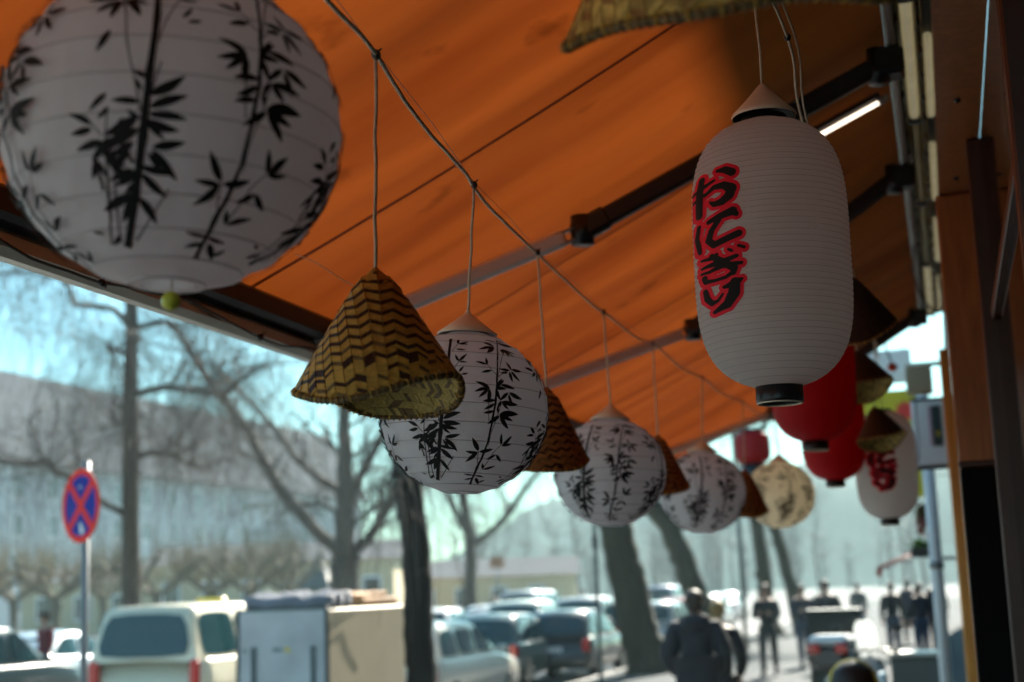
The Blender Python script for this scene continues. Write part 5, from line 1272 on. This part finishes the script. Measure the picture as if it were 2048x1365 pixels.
def person(loc, yaw, label, jacket, trousers, hair, height=1.78, stride=.0, arms='down', coat=0.0, turn=0.0, hood=None, group='people walking on the pavement', bulk=1.0, long_hair=False):
    """local frame: faces +Y"""
    T = thing('person', label, 'person', loc, (0, 0, yaw), group); k = height / 1.78; J = {}
    def P(n, x, y, z, r): J[n] = ((x * k, y * k, z * k), tuple(q * k for q in r) if isinstance(r, tuple) else r * k)
    P('pelvis', 0, 0, .95, (.135, .095)); P('waist', 0, .0, 1.10, (.125, .09)); P('chest', 0, .0, 1.30, (.15, .10)); P('neckb', 0, .01, 1.47, .07); P('neck', 0, .02, 1.53, .052)
    P('jaw', 0, .045, 1.585, (.058, .065)); P('head', 0, .035, 1.665, (.074, .092)); P('crown', 0, .02, 1.735, (.058, .075))
    for s, n in ((-1, 'l'), (1, 'r')):
        sw = stride * s
        P(n + 'sh', s * .175, .0, 1.43, .068)
        if arms == 'phone': P(n + 'el', s * .235, .04, 1.15, .047); P(n + 'wr', s * .10, .27, 1.20, .030); hd = Vector((-s * .25, .9, .25)).normalized()
        elif arms == 'pocket': P(n + 'el', s * .27, -.04, 1.16, .047); P(n + 'wr', s * .185, .12, .97, .030); hd = Vector((-s * .2, .5, -.8)).normalized()
        else: P(n + 'el', s * .225, -.02 - sw * .25, 1.16, .047); P(n + 'wr', s * .235, .05 - sw * .55, .92, .030); hd = Vector((0, .15 - sw * .3, -1)).normalized()
        w_ = Vector(J[n + 'wr'][0]) / k; pm = w_ + hd * .07; P(n + 'palm', *pm, (.036, .018)); side = hd.cross(Vector((0, 1, .2))).normalized()
        for f in range(4):
            b = pm + hd * .035 + side * (f - 1.5) * .019; P(f'{n}f{f}a', *b, .0095); P(f'{n}f{f}b', *(b + hd * (.035 + .006 * (f in (1, 2))) + Vector((0, .008, 0))), .0085); P(f'{n}f{f}c', *(b + hd * (.062 + .010 * (f in (1, 2))) + Vector((0, .024, 0))), .0075)
        tb_ = w_ + hd * .035 + side * -s * .030; P(n + 'ta', *tb_, .011); P(n + 'tb', *(tb_ + hd * .035 + side * -s * .02 + Vector((0, .015, 0))), .0095)
        P(n + 'hip', s * .092, .0, .90, .092); P(n + 'kn', s * .10, sw * .55 + .02, .50, .062); P(n + 'an', s * .10, sw * 1.0 - .01, .09 + max(0, -sw) * .25, .040); P(n + 'toe', s * .115, sw * 1.0 + .15, .035 + max(0, -sw) * .08, (.042, .028))
    E = [('pelvis', 'waist'), ('waist', 'chest'), ('chest', 'neckb'), ('neckb', 'neck'), ('neck', 'jaw'), ('jaw', 'head'), ('head', 'crown')]
    for n in 'lr':
        E += [('neckb', n + 'sh'), (n + 'sh', n + 'el'), (n + 'el', n + 'wr'), (n + 'wr', n + 'palm'), ('pelvis', n + 'hip'), (n + 'hip', n + 'kn'), (n + 'kn', n + 'an'), (n + 'an', n + 'toe'), (n + 'wr', n + 'ta'), (n + 'ta', n + 'tb')]
        for f in range(4): E += [(n + 'palm', f'{n}f{f}a'), (f'{n}f{f}a', f'{n}f{f}b'), (f'{n}f{f}b', f'{n}f{f}c')]
    skin_obj('body', J, E, M['skin'], T, 'pelvis', 1)
    # jacket
    g_ = .034 * bulk; Jk = {q: (J[q][0], tuple(v + g_ for v in J[q][1]) if isinstance(J[q][1], tuple) else J[q][1] + g_ * (.9 if 'wr' not in q else .6)) for q in ('waist', 'chest', 'neckb', 'lsh', 'rsh', 'lel', 'rel', 'lwr', 'rwr')}
    Jk['pelvis'] = (J['pelvis'][0], (.150 * k * bulk, .125 * k * bulk)); Jk['hem'] = ((0, 0, (.84 - coat) * k), (.158 * k * bulk, .13 * k * bulk)); Ek = [('hem', 'pelvis'), ('pelvis', 'waist'), ('waist', 'chest'), ('chest', 'neckb')]
    for n in 'lr': Ek += [('neckb', n + 'sh'), (n + 'sh', n + 'el'), (n + 'el', n + 'wr')]
    jm = mat('cloth_' + jacket[0], jacket[1], .85, var=.2, vscale=8); skin_obj('jacket', Jk, Ek, jm, T, 'pelvis')
    Jt = {q: (J[q][0], tuple(v + .012 for v in J[q][1]) if isinstance(J[q][1], tuple) else J[q][1] + .018) for q in ('pelvis', 'lhip', 'rhip', 'lkn', 'rkn', 'lan', 'ran')}
    Et = []
    for n in 'lr': Et += [('pelvis', n + 'hip'), (n + 'hip', n + 'kn'), (n + 'kn', n + 'an')]
    skin_obj('trousers', Jt, Et, mat('cloth_' + trousers[0], trousers[1], .85, var=.2, vscale=8), T, 'pelvis')
    for n in 'lr':
        a = Vector(J[n + 'an'][0]); t_ = Vector(J[n + 'toe'][0]); mb = MB(); mb.tube([a + Vector((0, -.06, -.05)) * k, a + Vector((0, -.01, -.035)) * k, a.lerp(t_, .6) + Vector((0, 0, .012)), t_ + Vector((0, .03, 0))], [.03 * k, .052 * k, .048 * k, .03 * k], 10); mb.build('shoe', M['rubber'], T)
    # hair cap
    hc = Vector(J['head'][0]) + Vector((0, -.018, .030)) * k; mb = MB(); n_h = 18
    mb.ball(hc, (.088 * k, .100 * k, .088 * k), n_h); mb.ball(hc + Vector((0, -.04, -.06)) * k, (.070 * k, .055 * k, .085 * k), 12)
    if long_hair: mb.ball(hc + Vector((0, -.06, -.17)) * k, (.075 * k, .05 * k, .15 * k), 12)
    mb.build('hair', mat('hair_' + hair[0], hair[1], .6, var=.3, vscale=20), T)
    for s in (-1, 1):
        mb = MB(); mb.ball(Vector(J['head'][0]) + Vector((s * .030, .088, .005)) * k, .010 * k, 8); mb.build('eye', M['ink'], T)
        mb = MB(); mb.ball(Vector(J['head'][0]) + Vector((s * .078, .0, -.01)) * k, (.010 * k, .022 * k, .032 * k), 8); mb.build('ear', M['skin'], T)
    mb = MB(); hp = Vector(J['head'][0]); mb.tube([hp + Vector((0, .088, .01)) * k, hp + Vector((0, .112, -.03)) * k], [.008 * k, .014 * k], 8); mb.build('nose', M['skin'], T)
    mb = MB(); mb.box(hp + Vector((0, .092, -.062)) * k, (.045 * k, .012 * k, .010 * k), bev=.003); mb.build('mouth', mat('lips', (.30, .11, .09), .5), T)
    if hood:
        mb = MB(); mb.ball(Vector((0, -.085, 1.455)) * k, (.135 * k, .085 * k, .085 * k), 16); mb.tube([Vector((.12 * cos(a) * k, (-.01 + .10 * sin(a)) * k, (1.50 - .02 * sin(a)) * k)) for a in [2 * pi * i / 20 for i in range(21)]], .032 * k, 8, cap=False); mb.build('hood', jm, T)
    return T


BK = ('black', (.012, .012, .015)); NV = ('navy', (.020, .022, .045)); CH = ('charcoal', (.030, .028, .034)); JN = ('denim', (.035, .05, .09)); BR = ('brown_hair', (.045, .022, .010)); BH = ('black_hair', (.010, .008, .007)); BL = ('blond_hair', (.30, .18, .06))
def pp(px, d): return gnd(px, d)
person(pp(1408, 13.6), R(5), 'man in a dark hooded jacket walking away, nearest on the pavement', CH, BK, BR, 1.80, .10, 'pocket', .12, hood=True, bulk=1.55)
person(pp(1452, 14.6), R(-8), 'woman with fair hair walking beside the hooded man', BK, BK, BL, 1.68, .08, 'pocket', .10, long_hair=True)
person(pp(1541, 28.5), R(180), 'man in black looking at a phone while walking towards us', BK, BK, BR, 1.80, .20, 'phone')
ph = person(pp(1612, 31.5), R(195), 'man in navy right of the man with the phone', NV, JN, BH, 1.76, .15, 'phone')
person(pp(1662, 29.5), R(170), 'broad dark-clad man behind the utility cabinet', CH, BK, BH, 1.84, .1, 'pocket', bulk=1.3)
person(pp(1792, 33), R(10), 'leftmost of the distant group near the shop row', BK, JN, BR, 1.74, .1, group='distant group near the shop row')
person(pp(1824, 40), R(-15), 'second of the distant group, in navy, near the shop row', NV, BK, BH, 1.78, .12, group='distant group near the shop row')
person(pp(1850, 32), R(20), 'third of the distant group, in charcoal, near the shop row', CH, JN, BR, 1.70, .08, group='distant group near the shop row')
person(pp(1880, 36), R(0), 'rightmost of the distant group, by the downpipe', BK, BK, BH, 1.80, .1, group='distant group near the shop row')
person(pp(1722, 44), R(0), 'far pedestrian in a grey jacket right of the cabinet', ('grey', (.12, .12, .12)), JN, BR, 1.72, .12, group='distant group near the shop row')
p = pp(88, 27); person(p, R(150), 'person in a dark red jacket beyond the cars on the left', ('dark_red', (.16, .010, .020)), JN, BR, 1.78, .1, group='people on the square')
person(pp(992, 58), R(30), 'dark-clad person among the far cars', BK, BK, BH, 1.78, .1, group='people on the square')
person(pp(1170, 66), R(30), 'dark-clad person by the blue estate car', NV, BK, BH, 1.78, .1, group='people on the square')

# ================================================================== HAZE
mb = MB(); mb.box((0, 0, 24.4), (1240, 1240, 51.2)); hz = mb.build('haze', [], None, kind='stuff', label='thin pale haze filling the air of the square')
hm_ = bpy.data.materials.new('haze_air'); hm_.use_nodes = True; hn = hm_.node_tree.nodes; hn.clear(); ho = hn.new('ShaderNodeOutputMaterial'); hv = hn.new('ShaderNodeVolumePrincipled')
hv.inputs['Color'].default_value = (0.36, 0.52, 0.54, 1); hv.inputs['Density'].default_value = 0.0013; hv.inputs['Anisotropy'].default_value = 0.0
hm_.node_tree.links.new(hv.outputs[0], ho.inputs['Volume']); hz.data.materials.append(hm_)
